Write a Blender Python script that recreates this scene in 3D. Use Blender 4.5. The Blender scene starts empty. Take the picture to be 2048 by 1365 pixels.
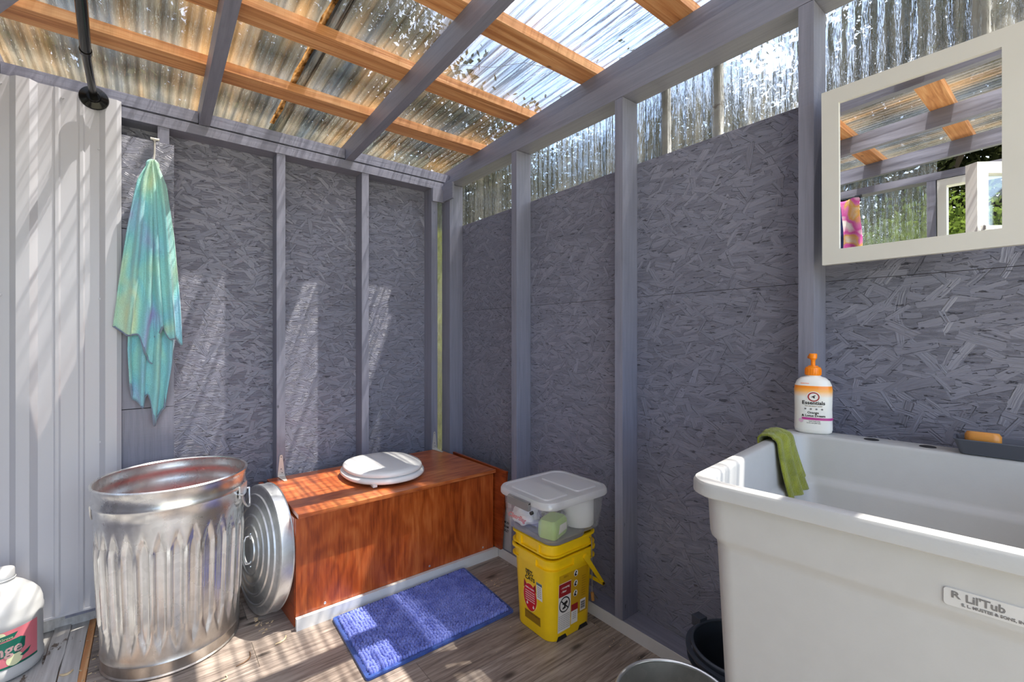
import bpy, bmesh, math, random
from mathutils import Vector, Matrix, noise as mnoise
random.seed(7)
PI = math.pi
S = bpy.context.scene
COL = S.collection

# ------------------------------------------------------------------ camera
cam_d = bpy.data.cameras.new('camera')
cam = bpy.data.objects.new('camera', cam_d)
COL.objects.link(cam)
cam.location = (0, 0, 1.085)
cam.rotation_euler = (PI / 2, 0, -math.radians(38.6))
cam_d.sensor_width = 36.0
cam_d.lens = 910 / 2048 * 36
cam_d.shift_y = -8.5 / 2048
cam_d.clip_start = 0.02
S.camera = cam

# ------------------------------------------------------------------ world, sun, exposure
W = bpy.data.worlds.new('sky')
S.world = W
W.use_nodes = True
wn = W.node_tree
for n in list(wn.nodes):
    wn.nodes.remove(n)
wo = wn.nodes.new('ShaderNodeOutputWorld')
wb = wn.nodes.new('ShaderNodeBackground')
ws = wn.nodes.new('ShaderNodeTexSky')
ws.sky_type = 'NISHITA'
ws.sun_disc = False
ws.sun_elevation = math.radians(69)
ws.sun_rotation = math.radians(110)
ws.air_density = 1.0
ws.dust_density = 1.5
ws.altitude = 100
# thin white cloud mixed over the blue sky
wc = wn.nodes.new('ShaderNodeTexCoord')
wnz = wn.nodes.new('ShaderNodeTexNoise')
wnz.inputs['Scale'].default_value = 2.2
wnz.inputs['Detail'].default_value = 6
wr = wn.nodes.new('ShaderNodeValToRGB')
wr.color_ramp.elements[0].position = 0.42
wr.color_ramp.elements[1].position = 0.68
wm = wn.nodes.new('ShaderNodeMix')
wm.data_type = 'RGBA'
wm.inputs[7].default_value = (4.2, 4.4, 4.8, 1)
wn.links.new(wc.outputs['Generated'], wnz.inputs['Vector'])
wn.links.new(wnz.outputs[0], wr.inputs[0])
wn.links.new(wr.outputs[0], wm.inputs[0])
wn.links.new(ws.outputs[0], wm.inputs[6])
wn.links.new(wm.outputs[2], wb.inputs[0])
wb.inputs[1].default_value = 0.44
wn.links.new(wb.outputs[0], wo.inputs[0])

SUN_DIR = Vector((-0.345, 0.155, -1.0)).normalized()
sun_d = bpy.data.lights.new('sun', 'SUN')
sun_d.energy = 14.5
sun_d.angle = math.radians(0.4)
sun_d.color = (1.0, 0.955, 0.89)
sun = bpy.data.objects.new('sun', sun_d)
COL.objects.link(sun)
sun.rotation_euler = SUN_DIR.to_track_quat('-Z', 'Y').to_euler()
sun.location = (4, -2, 9)

vs = S.view_settings
vs.view_transform = 'Standard'
vs.look = 'None'
vs.gamma = 1.0
vs.use_curve_mapping = False
vs.exposure = 0.92
try:
    S.cycles.use_denoising = True
    S.cycles.max_bounces = 10
    S.cycles.transparent_max_bounces = 16
    S.cycles.transmission_bounces = 8
    S.cycles.sample_clamp_indirect = 6.0
    S.cycles.caustics_refractive = False
    S.cycles.blur_glossy = 0.6
except Exception:
    pass

# ------------------------------------------------------------------ node helper
class NT:
    def __init__(s, name):
        s.m = bpy.data.materials.new(name)
        s.m.use_nodes = True
        s.t = s.m.node_tree
        for n in list(s.t.nodes):
            s.t.nodes.remove(n)
        s.out = s.t.nodes.new('ShaderNodeOutputMaterial')
    def n(s, typ, ins=None, **props):
        nd = s.t.nodes.new('ShaderNode' + typ)
        for k, v in props.items():
            setattr(nd, k, v)
        for k, v in (ins or {}).items():
            s.set(nd.inputs[k], v)
        return nd
    def set(s, sock, v):
        if isinstance(v, bpy.types.NodeSocket):
            s.t.links.new(v, sock)
        elif isinstance(v, bpy.types.Node):
            s.t.links.new(v.outputs[0], sock)
        else:
            if isinstance(v, tuple) and len(v) == 3 and sock.type == 'RGBA':
                v = v + (1,)
            sock.default_value = v
    def coord(s, scale=(1, 1, 1), rot=(0, 0, 0), loc=(0, 0, 0), src='Object'):
        tc = s.n('TexCoord')
        return s.n('Mapping', {'Vector': tc.outputs[src], 'Scale': scale, 'Rotation': rot, 'Location': loc}).outputs[0]
    def noise(s, vec, scale=5, detail=4, rough=0.55, dist=0.0):
        return s.n('TexNoise', {'Vector': vec, 'Scale': scale, 'Detail': detail, 'Roughness': rough, 'Distortion': dist}).outputs[0]
    def ramp(s, fac, stops, interp='LINEAR'):
        r = s.n('ValToRGB', {'Fac': fac})
        cr = r.color_ramp
        cr.interpolation = interp
        while len(cr.elements) < len(stops):
            cr.elements.new(0.5)
        for e, (p, c) in zip(cr.elements, stops):
            e.position = p
            e.color = (c, c, c, 1) if isinstance(c, (int, float)) else (tuple(c) + (1,))[:4]
        return r.outputs[0]
    def mix(s, fac, a, b, blend='MIX'):
        m = s.n('Mix', data_type='RGBA', blend_type=blend)
        s.set(m.inputs[0], fac); s.set(m.inputs[6], a); s.set(m.inputs[7], b)
        return m.outputs[2]
    def math(s, op, a, b=0.0, c=None):
        m = s.n('Math', operation=op)
        s.set(m.inputs[0], a); s.set(m.inputs[1], b)
        if c is not None:
            s.set(m.inputs[2], c)
        return m.outputs[0]
    def bump(s, h, strength=0.3, dist=0.01):
        return s.n('Bump', {'Height': h, 'Strength': strength, 'Distance': dist}).outputs[0]
    def bsdf(s, color, rough=0.5, metal=0.0, normal=None, **kw):
        ins = {'Base Color': color, 'Roughness': rough, 'Metallic': metal}
        if normal is not None:
            ins['Normal'] = normal
        ins.update(kw)
        return s.n('BsdfPrincipled', ins).outputs[0]
    def done(s, sh):
        s.t.links.new(sh, s.out.inputs[0])
        return s.m

def lin(r, g, b):
    f = lambda c: (c / 255 / 12.92) if c / 255 <= 0.04045 else ((c / 255 + 0.055) / 1.055) ** 2.4
    return (f(r), f(g), f(b))

def simple(name, c, rough=0.5, metal=0.0, bump=0.0, bscale=60, var=0.0, **kw):
    t = NT(name)
    v = t.coord()
    nz = t.noise(v, bscale, 4)
    col = c
    if var:
        big = t.noise(v, bscale * 0.12, 3)
        k = t.ramp(big, [(0.3, tuple(x * (1 - var) for x in c)), (0.7, tuple(min(1, x * (1 + var)) for x in c))])
        col = k
    nrm = t.bump(nz, bump, 0.004) if bump else None
    return t.done(t.bsdf(col, rough, metal, nrm, **kw))

# ------------------------------------------------------------------ materials
GREY = (0.225, 0.229, 0.292)
def stretch(axis, along, across):
    sc = [across] * 3
    sc['xyz'.index(axis)] = along
    return tuple(sc)

def m_paint(axis):
    t = NT('grey_painted_wood_' + axis)
    g = t.noise(t.coord(stretch(axis, 2.2, 46)), 1.6, 5, 0.6, 0.4)
    sp = t.noise(t.coord(), 9, 4)
    col = t.ramp(g, [(0.25, tuple(x * 0.78 for x in GREY)), (0.55, GREY), (0.8, tuple(x * 1.16 for x in GREY))])
    col = t.mix(t.ramp(sp, [(0.62, 0.0), (0.75, 0.35)]), col, tuple(x * 0.7 for x in GREY))
    kn = t.noise(t.coord(stretch(axis, 7, 16), loc=(3.1, 1.7, 0.4)), 1.5, 2)
    col = t.mix(t.ramp(kn, [(0.74, 0.0), (0.78, 0.8)]), col, (0.035, 0.036, 0.05))
    saw = t.noise(t.coord(stretch(axis, 160, 5)), 1.0, 2)
    h = t.math('ADD', g, t.math('MULTIPLY', saw, 0.35))
    return t.done(t.bsdf(col, 0.42, 0, t.bump(h, 0.28, 0.004)))
PAINT = {a: m_paint(a) for a in 'xyz'}

def m_osb(plane):
    # painted strand board: straight flat wood strands pressed over one another at all angles
    t = NT('grey_painted_strand_board_' + plane)
    tc = t.n('TexCoord')
    sep = t.n('SeparateXYZ', {'Vector': tc.outputs['Object']})
    u = sep.outputs[0] if plane == 'xz' else sep.outputs[1]
    v = sep.outputs[2]
    base = t.n('CombineXYZ', {'X': u, 'Y': v}).outputs[0]
    wob = t.n('TexNoise', {'Vector': base, 'Scale': 26.0, 'Detail': 2.0}).outputs[1]
    warped = t.n('VectorMath', {0: base, 1: t.n('VectorMath', {0: wob, 'Scale': 0.006}, operation='SCALE').outputs[0]}, operation='ADD').outputs[0]
    # ground: fine fibrous strands lying mostly level
    fine = t.n('TexNoise', {'Vector': t.n('Mapping', {'Vector': warped, 'Scale': (14, 78, 1)}).outputs[0], 'Scale': 1.6, 'Detail': 6.0, 'Roughness': 0.68, 'Distortion': 0.5}).outputs[0]
    h = t.math('MULTIPLY', fine, 0.9)
    tone = t.math('MULTIPLY', fine, 0.8)
    rim = None
    for k, (cell, hl, hw, lo, spread) in enumerate(((15, 0.040, 0.0095, 0.37, 1.4), (12, 0.050, 0.012, 4.11, 2.2), (17, 0.034, 0.0075, 8.23, 0.8), (11, 0.056, 0.010, 12.9, 3.0), (14, 0.042, 0.011, 17.3, 1.2), (20, 0.030, 0.0055, 21.7, 2.4))):
        p = t.n('VectorMath', {0: warped, 1: (lo, lo * 0.7, 0)}, operation='ADD').outputs[0]
        vo = t.n('TexVoronoi', {'Vector': p, 'Scale': float(cell), 'Randomness': 1.0}, voronoi_dimensions='2D')
        cs = t.n('SeparateColor', {'Color': vo.outputs['Color']})
        d = t.n('VectorMath', {0: p, 1: vo.outputs['Position']}, operation='SUBTRACT').outputs[0]
        ang = t.math('MULTIPLY', t.math('SUBTRACT', cs.outputs[0], 0.5), spread)
        lp = t.n('SeparateXYZ', {'Vector': t.n('VectorRotate', {'Vector': d, 'Angle': ang}, rotation_type='Z_AXIS').outputs[0]})
        ex = t.math('SUBTRACT', t.math('ABSOLUTE', lp.outputs[0]), hl)
        ey = t.math('SUBTRACT', t.math('ABSOLUTE', lp.outputs[1]), hw)
        sdf = t.math('MAXIMUM', ex, ey)
        inside = t.math('LESS_THAN', sdf, 0.0)
        keep = t.math('GREATER_THAN', cs.outputs[2], 0.25)
        inside = t.math('MULTIPLY', inside, keep)
        gr = t.n('TexNoise', {'Vector': t.n('CombineXYZ', {'X': t.math('MULTIPLY', lp.outputs[0], 18.0), 'Y': t.math('MULTIPLY', lp.outputs[1], 240.0), 'Z': t.math('MULTIPLY', cs.outputs[1], 40.0)}).outputs[0], 'Scale': 1.0, 'Detail': 3.0}).outputs[0]
        tilt = t.math('MULTIPLY', lp.outputs[1], t.math('MULTIPLY', t.math('SUBTRACT', cs.outputs[1], 0.5), 40.0))
        hh = t.math('ADD', t.math('MULTIPLY_ADD', gr, 0.28, 0.25), t.math('MULTIPLY_ADD', cs.outputs[1], 0.42, tilt))
        h = t.n('Mix', {0: inside, 2: h, 3: hh}, data_type='FLOAT').outputs[0]
        tn = t.math('MULTIPLY_ADD', gr, 0.45, t.math('MULTIPLY_ADD', cs.outputs[1], 0.40, 0.0))
        tone = t.n('Mix', {0: inside, 2: tone, 3: tn}, data_type='FLOAT').outputs[0]
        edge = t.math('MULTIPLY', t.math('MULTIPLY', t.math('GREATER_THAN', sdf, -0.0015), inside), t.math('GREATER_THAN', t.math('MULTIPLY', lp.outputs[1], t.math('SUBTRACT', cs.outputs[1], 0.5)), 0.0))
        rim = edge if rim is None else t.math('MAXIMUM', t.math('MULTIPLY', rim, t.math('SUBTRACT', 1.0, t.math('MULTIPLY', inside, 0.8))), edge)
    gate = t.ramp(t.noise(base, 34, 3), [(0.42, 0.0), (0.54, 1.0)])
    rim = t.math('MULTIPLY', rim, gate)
    # pits between the strands; occlusion there and at strand rims painted as dark colour
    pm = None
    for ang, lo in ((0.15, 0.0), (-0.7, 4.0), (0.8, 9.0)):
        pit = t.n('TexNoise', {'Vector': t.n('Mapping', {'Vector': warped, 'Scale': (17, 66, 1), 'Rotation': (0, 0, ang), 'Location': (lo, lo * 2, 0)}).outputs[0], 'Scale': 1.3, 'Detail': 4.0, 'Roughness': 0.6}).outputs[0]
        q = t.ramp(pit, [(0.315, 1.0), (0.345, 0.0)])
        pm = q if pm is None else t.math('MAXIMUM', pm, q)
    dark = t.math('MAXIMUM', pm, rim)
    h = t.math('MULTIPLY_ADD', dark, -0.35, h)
    big = t.noise(base, 1.4, 3)
    col = t.ramp(big, [(0.3, tuple(x * 0.90 for x in GREY)), (0.7, tuple(x * 1.08 for x in GREY))])
    col = t.mix(1.0, col, t.ramp(tone, [(0.18, 0.80), (0.42, 0.99), (0.68, 1.12)]), 'MULTIPLY')
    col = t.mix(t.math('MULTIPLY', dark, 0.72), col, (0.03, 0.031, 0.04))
    return t.done(t.bsdf(col, 0.38, 0, t.bump(h, 1.0, 0.010)))
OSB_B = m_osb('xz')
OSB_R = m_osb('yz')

def m_orange(axis='x'):
    t = NT('bare_fir_wood_' + axis)
    g = t.noise(t.coord(stretch(axis, 1.3, 34)), 1.6, 6, 0.6, 0.8)
    saw = t.noise(t.coord(stretch(axis, 90, 3)), 1.0, 3)
    big = t.noise(t.coord(stretch(axis, 2.5, 8)), 1.0, 3)
    col = t.ramp(g, [(0.28, lin(158, 96, 52)), (0.5, lin(208, 146, 92)), (0.75, lin(232, 184, 134))])
    col = t.mix(t.ramp(big, [(0.5, 0.0), (0.75, 0.4)]), col, lin(150, 88, 48))
    kn = t.noise(t.coord(stretch(axis, 6, 14), loc=(7.7, 0, 2.1)), 1.3, 2)
    col = t.mix(t.ramp(kn, [(0.72, 0.0), (0.78, 0.85)]), col, lin(70, 34, 16))
    return t.done(t.bsdf(col, 0.55, 0, t.bump(t.math('ADD', g, saw), 0.3, 0.004)))
FIR = m_orange('x')
FIR_Y = m_orange('y')

def m_poly(kind):
    # weathered clear corrugated sheet: part see-through, part bent light, part dirty film
    roof = kind == 'roof'
    t = NT('weathered_clear_corrugated_sheet_' + kind)
    if roof:
        fine = t.noise(t.coord((62, 1.6, 1)), 1.0, 4, 0.6)
        mid = t.noise(t.coord((17, 0.7, 1), loc=(2, 4, 0)), 1.0, 4, 0.6)
        tc = t.n('TexCoord')
        sep = t.n('SeparateXYZ', {'Vector': tc.outputs['Object']})
        per = t.math('FRACT', t.math('DIVIDE', t.math('SUBTRACT', 2.10 + 41.0, sep.outputs[1]), 0.41))
        # dirt washes down and gathers on either side of every purlin
        pur = t.ramp(per, [(0.0, 0.8), (0.22, 1.0), (0.36, 0.45), (0.55, 0.12), (0.84, 0.45), (1.0, 0.85)])
        right = t.ramp(t.math('MULTIPLY_ADD', sep.outputs[0], 0.35, 0.45), [(0.55, 1.0), (1.0, 0.5)])
        d = t.math('MULTIPLY', t.math('ADD', t.math('MULTIPLY', mid, 0.75), t.math('MULTIPLY', pur, t.math('MULTIPLY', fine, 0.95))), right)
        dirt = t.ramp(d, [(0.30, 0.08), (0.9, 0.78)])
        tint = t.noise(t.coord((9, 0.8, 1), loc=(9, 1, 0)), 1.0, 3)
        dcol = t.ramp(tint, [(0.36, lin(80, 86, 90)), (0.5, lin(112, 104, 90)), (0.66, lin(148, 116, 78))])
        bvec = t.coord((85, 5, 1), loc=(5, 3, 0))
        spots = t.noise(t.coord((55, 55, 1)), 1.0, 2)
    else:
        ax = (1, 85, 7) if kind == 'right' else (1, 85, 7)
        fine = t.noise(t.coord((1, 70, 1.2)), 1.0, 4, 0.6)
        mid = t.noise(t.coord((1, 9, 0.6), loc=(0, 3, 0)), 1.0, 3)
        dirt = t.ramp(t.math('ADD', t.math('MULTIPLY', fine, 0.6), t.math('MULTIPLY', mid, 0.4)), [(0.40, 0.04), (0.68, 0.42)])
        dcol = t.ramp(mid, [(0.3, lin(205, 205, 200)), (0.7, lin(225, 222, 210))])
        bvec = t.coord((85, 85, 13) if kind != 'back' else (85, 85, 13))
    bn = t.noise(bvec, 1.0, 3, 0.5)
    nrm = t.bump(bn, 1.0, 0.012)
    # streaks let through more or less sun
    tr = t.ramp(fine, [(0.42, (0.22, 0.22, 0.22)), (0.56, (1, 1, 0.98))]) if roof else t.ramp(fine, [(0.38, (0.55, 0.56, 0.55)), (0.6, (1, 1, 0.98))])
    clear = t.n('BsdfTransparent', {'Color': tr}).outputs[0]
    refr = t.n('BsdfRefraction', {'Color': (0.96, 0.97, 0.96, 1), 'Roughness': 0.03, 'IOR': 1.16, 'Normal': nrm}).outputs[0]
    see = t.n('MixShader', {'Fac': 0.52, 1: clear, 2: refr}).outputs[0]
    film = t.n('MixShader', {'Fac': 0.35, 1: t.n('BsdfTranslucent', {'Color': dcol}).outputs[0], 2: t.n('BsdfDiffuse', {'Color': dcol}).outputs[0]}).outputs[0]
    film = t.n('MixShader', {'Fac': 0.30, 1: film, 2: t.n('BsdfTransparent', {'Color': dcol}).outputs[0]}).outputs[0]
    sh = t.n('MixShader', {'Fac': dirt, 1: see, 2: film}).outputs[0]
    gl = t.n('BsdfGlossy', {'Color': (1, 1, 1, 1), 'Roughness': 0.12, 'Normal': nrm}).outputs[0]
    sh = t.n('MixShader', {'Fac': 0.07, 1: sh, 2: gl}).outputs[0]
    return t.done(sh)
POLY_ROOF = m_poly('roof')
POLY_R = m_poly('right')
POLY_L = m_poly('left')
POLY_B = m_poly('back')

def m_galv(name, base=(0.55, 0.55, 0.54), rough=0.33, dirt=0.0):
    t = NT(name)
    v = t.coord()
    vo = t.n('TexVoronoi', {'Vector': v, 'Scale': 55.0, 'Randomness': 1.0})
    sp = t.n('SeparateColor', {'Color': vo.outputs['Color']}).outputs[0]
    cl = t.noise(v, 6, 5, 0.6)
    k = t.math('MULTIPLY_ADD', sp, 0.25, t.math('MULTIPLY', cl, 0.75))
    col = t.ramp(k, [(0.3, tuple(x * 0.9 for x in base)), (0.7, tuple(min(1, x * 1.1) for x in base))])
    rg = t.ramp(cl, [(0.3, rough * 0.9), (0.7, rough * 1.2)])
    metal = 0.95
    if dirt:
        sep = t.n('SeparateXYZ', {'Vector': v})
        low = t.math('MULTIPLY_ADD', t.noise(t.coord((5, 5, 2)), 2, 4), 0.45, t.math('MULTIPLY', sep.outputs[2], -1.4))
        dm = t.ramp(low, [(-0.0, 0.0), (0.22, dirt)])
        col = t.mix(dm, col, lin(120, 96, 70))
        rg = t.mix(dm, rg, (0.5, 0.5, 0.5))
    nrm = t.bump(t.noise(v, 9, 3), 0.06, 0.008)
    return t.done(t.bsdf(col, rg, metal, nrm))
GALV = m_galv('galvanised_steel', (0.72, 0.715, 0.695), 0.26, 0.6)
GALV_LID = m_galv('galvanised_lid_steel', (0.72, 0.74, 0.75), 0.34)
GALV_TUB = m_galv('dull_galvanised_steel', (0.50, 0.49, 0.45), 0.5)

def m_stain(name, axis, dark, mid, light, rough=0.3):
    t = NT(name)
    v = t.coord(stretch(axis, 1.6, 11))
    w = t.n('TexNoise', {'Vector': t.coord(stretch(axis, 1.2, 3.2)), 'Scale': 1.3, 'Detail': 3.0}).outputs[0]
    rings = t.math('SINE', t.math('MULTIPLY_ADD', w, 72, t.math('MULTIPLY', t.noise(v, 2.0, 4), 9)))
    pores = t.noise(t.coord(stretch(axis, 9, 180)), 1.0, 3, 0.7)
    k = t.math('MULTIPLY_ADD', rings, 0.05, t.math('MULTIPLY_ADD', pores, 0.42, t.math('MULTIPLY', t.noise(t.coord(stretch(axis, 1.5, 6)), 2.5, 4), 0.50)))
    col = t.ramp(k, [(0.32, dark), (0.46, mid), (0.62, light)])
    return t.done(t.bsdf(col, rough, 0, t.bump(pores, 0.1, 0.002), **{'Coat Weight': 0.25, 'Coat Roughness': 0.25}))
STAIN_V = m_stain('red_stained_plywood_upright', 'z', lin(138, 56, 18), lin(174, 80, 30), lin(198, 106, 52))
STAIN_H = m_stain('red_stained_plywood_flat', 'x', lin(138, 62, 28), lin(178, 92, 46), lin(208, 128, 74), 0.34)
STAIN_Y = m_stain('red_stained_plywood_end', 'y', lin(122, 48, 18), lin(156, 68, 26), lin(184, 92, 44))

def m_plank():
    t = NT('grey_brown_wood_look_plank')
    oi = t.n('ObjectInfo')
    off = t.n('CombineXYZ', {'X': t.math('MULTIPLY', oi.outputs['Random'], 17.0), 'Y': t.math('MULTIPLY', oi.outputs['Random'], 9.0)}).outputs[0]
    tc = t.n('TexCoord')
    base = t.n('VectorMath', {0: tc.outputs['Object'], 1: off}, operation='ADD').outputs[0]
    g = t.noise(t.n('Mapping', {'Vector': base, 'Scale': (3.2, 48, 1)}).outputs[0], 1.2, 6, 0.65, 1.1)
    g2 = t.noise(t.n('Mapping', {'Vector': base, 'Scale': (9, 170, 1)}).outputs[0], 1.0, 4, 0.6)
    big = t.noise(t.n('Mapping', {'Vector': base, 'Scale': (1.5, 5, 1)}).outputs[0], 1.0, 3)
    k = t.math('ADD', t.math('MULTIPLY', g, 0.62), t.math('ADD', t.math('MULTIPLY', g2, 0.26), t.math('MULTIPLY', big, 0.12)))
    col = t.ramp(k, [(0.32, lin(56, 48, 42)), (0.43, lin(122, 109, 100)), (0.56, lin(162, 149, 138)), (0.70, lin(192, 180, 168))])
    kn = t.n('TexVoronoi', {'Vector': t.n('Mapping', {'Vector': base, 'Scale': (2.6, 7.0, 1)}).outputs[0], 'Scale': 1.0}, voronoi_dimensions='2D').outputs[0]
    col = t.mix(t.ramp(kn, [(0.03, 0.85), (0.10, 0.0)]), col, lin(40, 32, 27))
    tone = t.ramp(oi.outputs['Random'], [(0.0, (0.78, 0.76, 0.74)), (1.0, (1.05, 1.05, 1.06))])
    col = t.mix(1.0, col, tone, 'MULTIPLY')
    return t.done(t.bsdf(col, 0.42, 0, t.bump(k, 0.25, 0.003)))
PLANK = m_plank()

def m_oldboard():
    t = NT('flaking_white_painted_board')
    v = t.coord()
    fl = t.noise(t.coord((14, 5, 14)), 1.4, 6, 0.7)
    g = t.noise(t.coord((60, 3, 20)), 1.0, 4)
    col = t.ramp(g, [(0.3, lin(172, 169, 166)), (0.7, lin(212, 210, 207))])
    col = t.mix(t.ramp(fl, [(0.60, 0.0), (0.64, 0.9)]), col, lin(92, 74, 58))
    return t.done(t.bsdf(col, 0.6, 0, t.bump(fl, 0.4, 0.004)))
OLD = m_oldboard()
EDGEWOOD = m_orange('y')

WHITE_METAL = simple('white_enamelled_steel', lin(188, 188, 194), 0.32, 0.0, 0.02, 30)
WHITE_TRIM = simple('white_painted_trim', lin(218, 217, 214), 0.45, 0, 0.08, 70, 0.05)
WHITE_FRAME = simple('white_satin_frame', lin(208, 206, 200), 0.4, 0, 0.03, 60, 0.02)
WHITE_GLOSS = simple('white_gloss_seat', lin(238, 238, 238), 0.14, 0, 0.0)
TUB = simple('white_moulded_plastic', lin(184, 184, 182), 0.42, 0, 0.05, 220, 0.02)
VINYL = simple('white_vinyl', lin(232, 232, 230), 0.35, 0, 0.02, 40)
BLACK = simple('gloss_black_enamel', (0.006, 0.006, 0.006), 0.16, **{'Specular IOR Level': 0.22})
DARKRUB = simple('dark_slate_plastic', (0.035, 0.043, 0.06), 0.42, 0, 0.05, 60)
TRAY = simple('slate_blue_plastic', (0.085, 0.095, 0.125), 0.45, 0, 0.04, 80)
YELLOW = simple('yellow_pail_plastic', lin(244, 200, 12), 0.36, 0, 0.03, 120, 0.05)
GREYLID = simple('mid_grey_plastic', lin(128, 124, 122), 0.42, 0, 0.03, 80)
CHROME = simple('zinc_plated_steel', (0.75, 0.75, 0.74), 0.3, 0.9, 0.03, 60)
WIRE = simple('steel_wire', (0.45, 0.44, 0.43), 0.3, 1.0)
CREAMMETAL = simple('brushed_cream_hinge_steel', lin(205, 200, 192), 0.38, 0.35, 0.04, 90)
HDPE = simple('white_bottle_plastic', lin(188, 188, 187), 0.3, 0, 0.02, 40, **{'Subsurface Weight': 0.15, 'Subsurface Radius': (0.01, 0.01, 0.01)})
ORANGE = simple('orange_pump_plastic', lin(250, 140, 8), 0.32)
SOAP = simple('amber_soap', lin(205, 140, 62), 0.38, 0, 0.1, 30, 0.2, **{'Subsurface Weight': 0.3, 'Subsurface Radius': (0.02, 0.01, 0.004)})
REDBAG = simple('red_plastic_bag', lin(236, 52, 26), 0.35, 0, 0.15, 30)
PAPER = simple('white_tissue_paper', lin(240, 240, 238), 0.9, 0, 0.25, 160)
NEWS = simple('shredded_paper', lin(205, 205, 205), 0.85, 0, 0.0, 60, 0.35)
GREENPACK = simple('pale_green_wrapper', lin(176, 205, 118), 0.35, 0, 0.1, 40, 0.1)
PLBAG = simple('white_carrier_bag_plastic', lin(240, 240, 238), 0.35, 0, 0.1, 50)
INK = simple('black_print', (0.012, 0.012, 0.012), 0.5)
GREYINK = simple('grey_print', lin(118, 116, 114), 0.5)
BROWNINK = simple('brown_print', lin(150, 112, 12), 0.5)
REDINK = simple('red_print', lin(206, 22, 32), 0.4)
DKRED = simple('dark_red_print', lin(158, 24, 30), 0.4)
WHITEINK = simple('white_print', lin(232, 228, 220), 0.45)
GREENINK = simple('dark_green_print', lin(10, 92, 76), 0.45)
PINKLAB = simple('pink_paper_label', lin(206, 112, 122), 0.45, 0, 0.05, 90, 0.06)
MAGENTA = simple('magenta_print', lin(190, 62, 140), 0.45)
CREAMINK = simple('cream_print', lin(214, 214, 172), 0.45)
PINKINK = simple('pale_pink_print', lin(226, 190, 190), 0.45)
EMB = simple('embossed_plate_plastic', lin(205, 204, 201), 0.38, 0, 0.08, 80, 0.06)
SHAVE = simple('pale_wood_shaving', lin(214, 190, 150), 0.7)
BARK = simple('brown_bark_debris', lin(110, 82, 58), 0.8, 0, 0.2, 90, 0.3)
MIRROR = NT('silvered_mirror'); MIRROR = MIRROR.done(MIRROR.n('BsdfGlossy', {'Color': (0.93, 0.94, 0.94, 1), 'Roughness': 0.0}).outputs[0])
def m_glass():
    t = NT('window_glass')
    g = t.n('BsdfGlossy', {'Color': (1, 1, 1, 1), 'Roughness': 0.01}).outputs[0]
    tr = t.n('BsdfTransparent', {'Color': (0.93, 0.95, 0.94, 1)}).outputs[0]
    return t.done(t.n('MixShader', {'Fac': 0.12, 1: tr, 2: g}).outputs[0])
GLASS = m_glass()
def m_frost(name, milk, col=(0.92, 0.93, 0.93)):
    t = NT(name)
    tr = t.n('BsdfTransparent', {'Color': (0.97, 0.97, 0.97, 1)}).outputs[0]
    df = t.n('MixShader', {'Fac': 0.5, 1: t.n('BsdfDiffuse', {'Color': col + (1,)}).outputs[0], 2: t.n('BsdfTranslucent', {'Color': col + (1,)}).outputs[0]}).outputs[0]
    sh = t.n('MixShader', {'Fac': milk, 1: tr, 2: df}).outputs[0]
    gl = t.n('BsdfGlossy', {'Color': (1, 1, 1, 1), 'Roughness': 0.15}).outputs[0]
    lw = t.n('LayerWeight', {'Blend': 0.25}).outputs[1]
    return t.done(t.n('MixShader', {'Fac': t.math('MULTIPLY_ADD', lw, 0.35, 0.05), 1: sh, 2: gl}).outputs[0])
FROST_BODY = m_frost('clear_tote_plastic', 0.20)
FROST_LID = m_frost('frosted_lid_plastic', 0.74, (0.97, 0.97, 0.97))

def m_cloth(name, stops, scale, rough=0.9, bscale=260, bstr=0.5, mapping=(1, 1, 1)):
    t = NT(name)
    n1 = t.noise(t.coord(mapping), scale, 2, 0.45, 0.6)
    col = t.ramp(n1, stops)
    fz = t.noise(t.coord(), bscale, 3)
    col = t.mix(0.28, col, t.ramp(fz, [(0.35, (0.5, 0.5, 0.5)), (0.65, (1, 1, 1))]), 'MULTIPLY')
    return t.done(t.bsdf(col, rough, 0, t.bump(fz, bstr, 0.006), **{'Sheen Weight': 0.3}))
TOWEL = m_cloth('tie_dyed_teal_terry', [(0.28, lin(168, 162, 216)), (0.37, lin(152, 200, 224)), (0.48, lin(138, 208, 216)), (0.57, lin(158, 220, 210)), (0.70, lin(212, 228, 182))], 6.5, mapping=(1.4, 1, 0.55))
HEM = m_cloth('blue_grey_towel_hem', [(0.3, lin(110, 120, 150)), (0.7, lin(140, 170, 180))], 8)
TIEDYE = m_cloth('pink_orange_tie_dye', [(0.34, lin(250, 240, 240)), (0.44, lin(238, 90, 190)), (0.54, lin(240, 130, 200)), (0.60, lin(250, 190, 90)), (0.70, lin(250, 236, 220))], 9, bstr=0.15)
NAVY = m_cloth('navy_spotted_cotton', [(0.3, lin(24, 34, 84)), (0.66, lin(36, 56, 120)), (0.72, lin(120, 140, 190))], 30, bstr=0.15)
GREENCLOTH = m_cloth('olive_green_waffle_cloth', [(0.3, lin(116, 124, 16)), (0.7, lin(156, 162, 40))], 30, bscale=300, bstr=0.7)
PILE = m_cloth('blue_chenille', [(0.3, lin(96, 110, 196)), (0.7, lin(136, 150, 228))], 20, bscale=500, bstr=0.4)
MATBASE = m_cloth('navy_blue_mat_backing', [(0.3, lin(28, 52, 130)), (0.7, lin(44, 82, 160))], 30)

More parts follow.
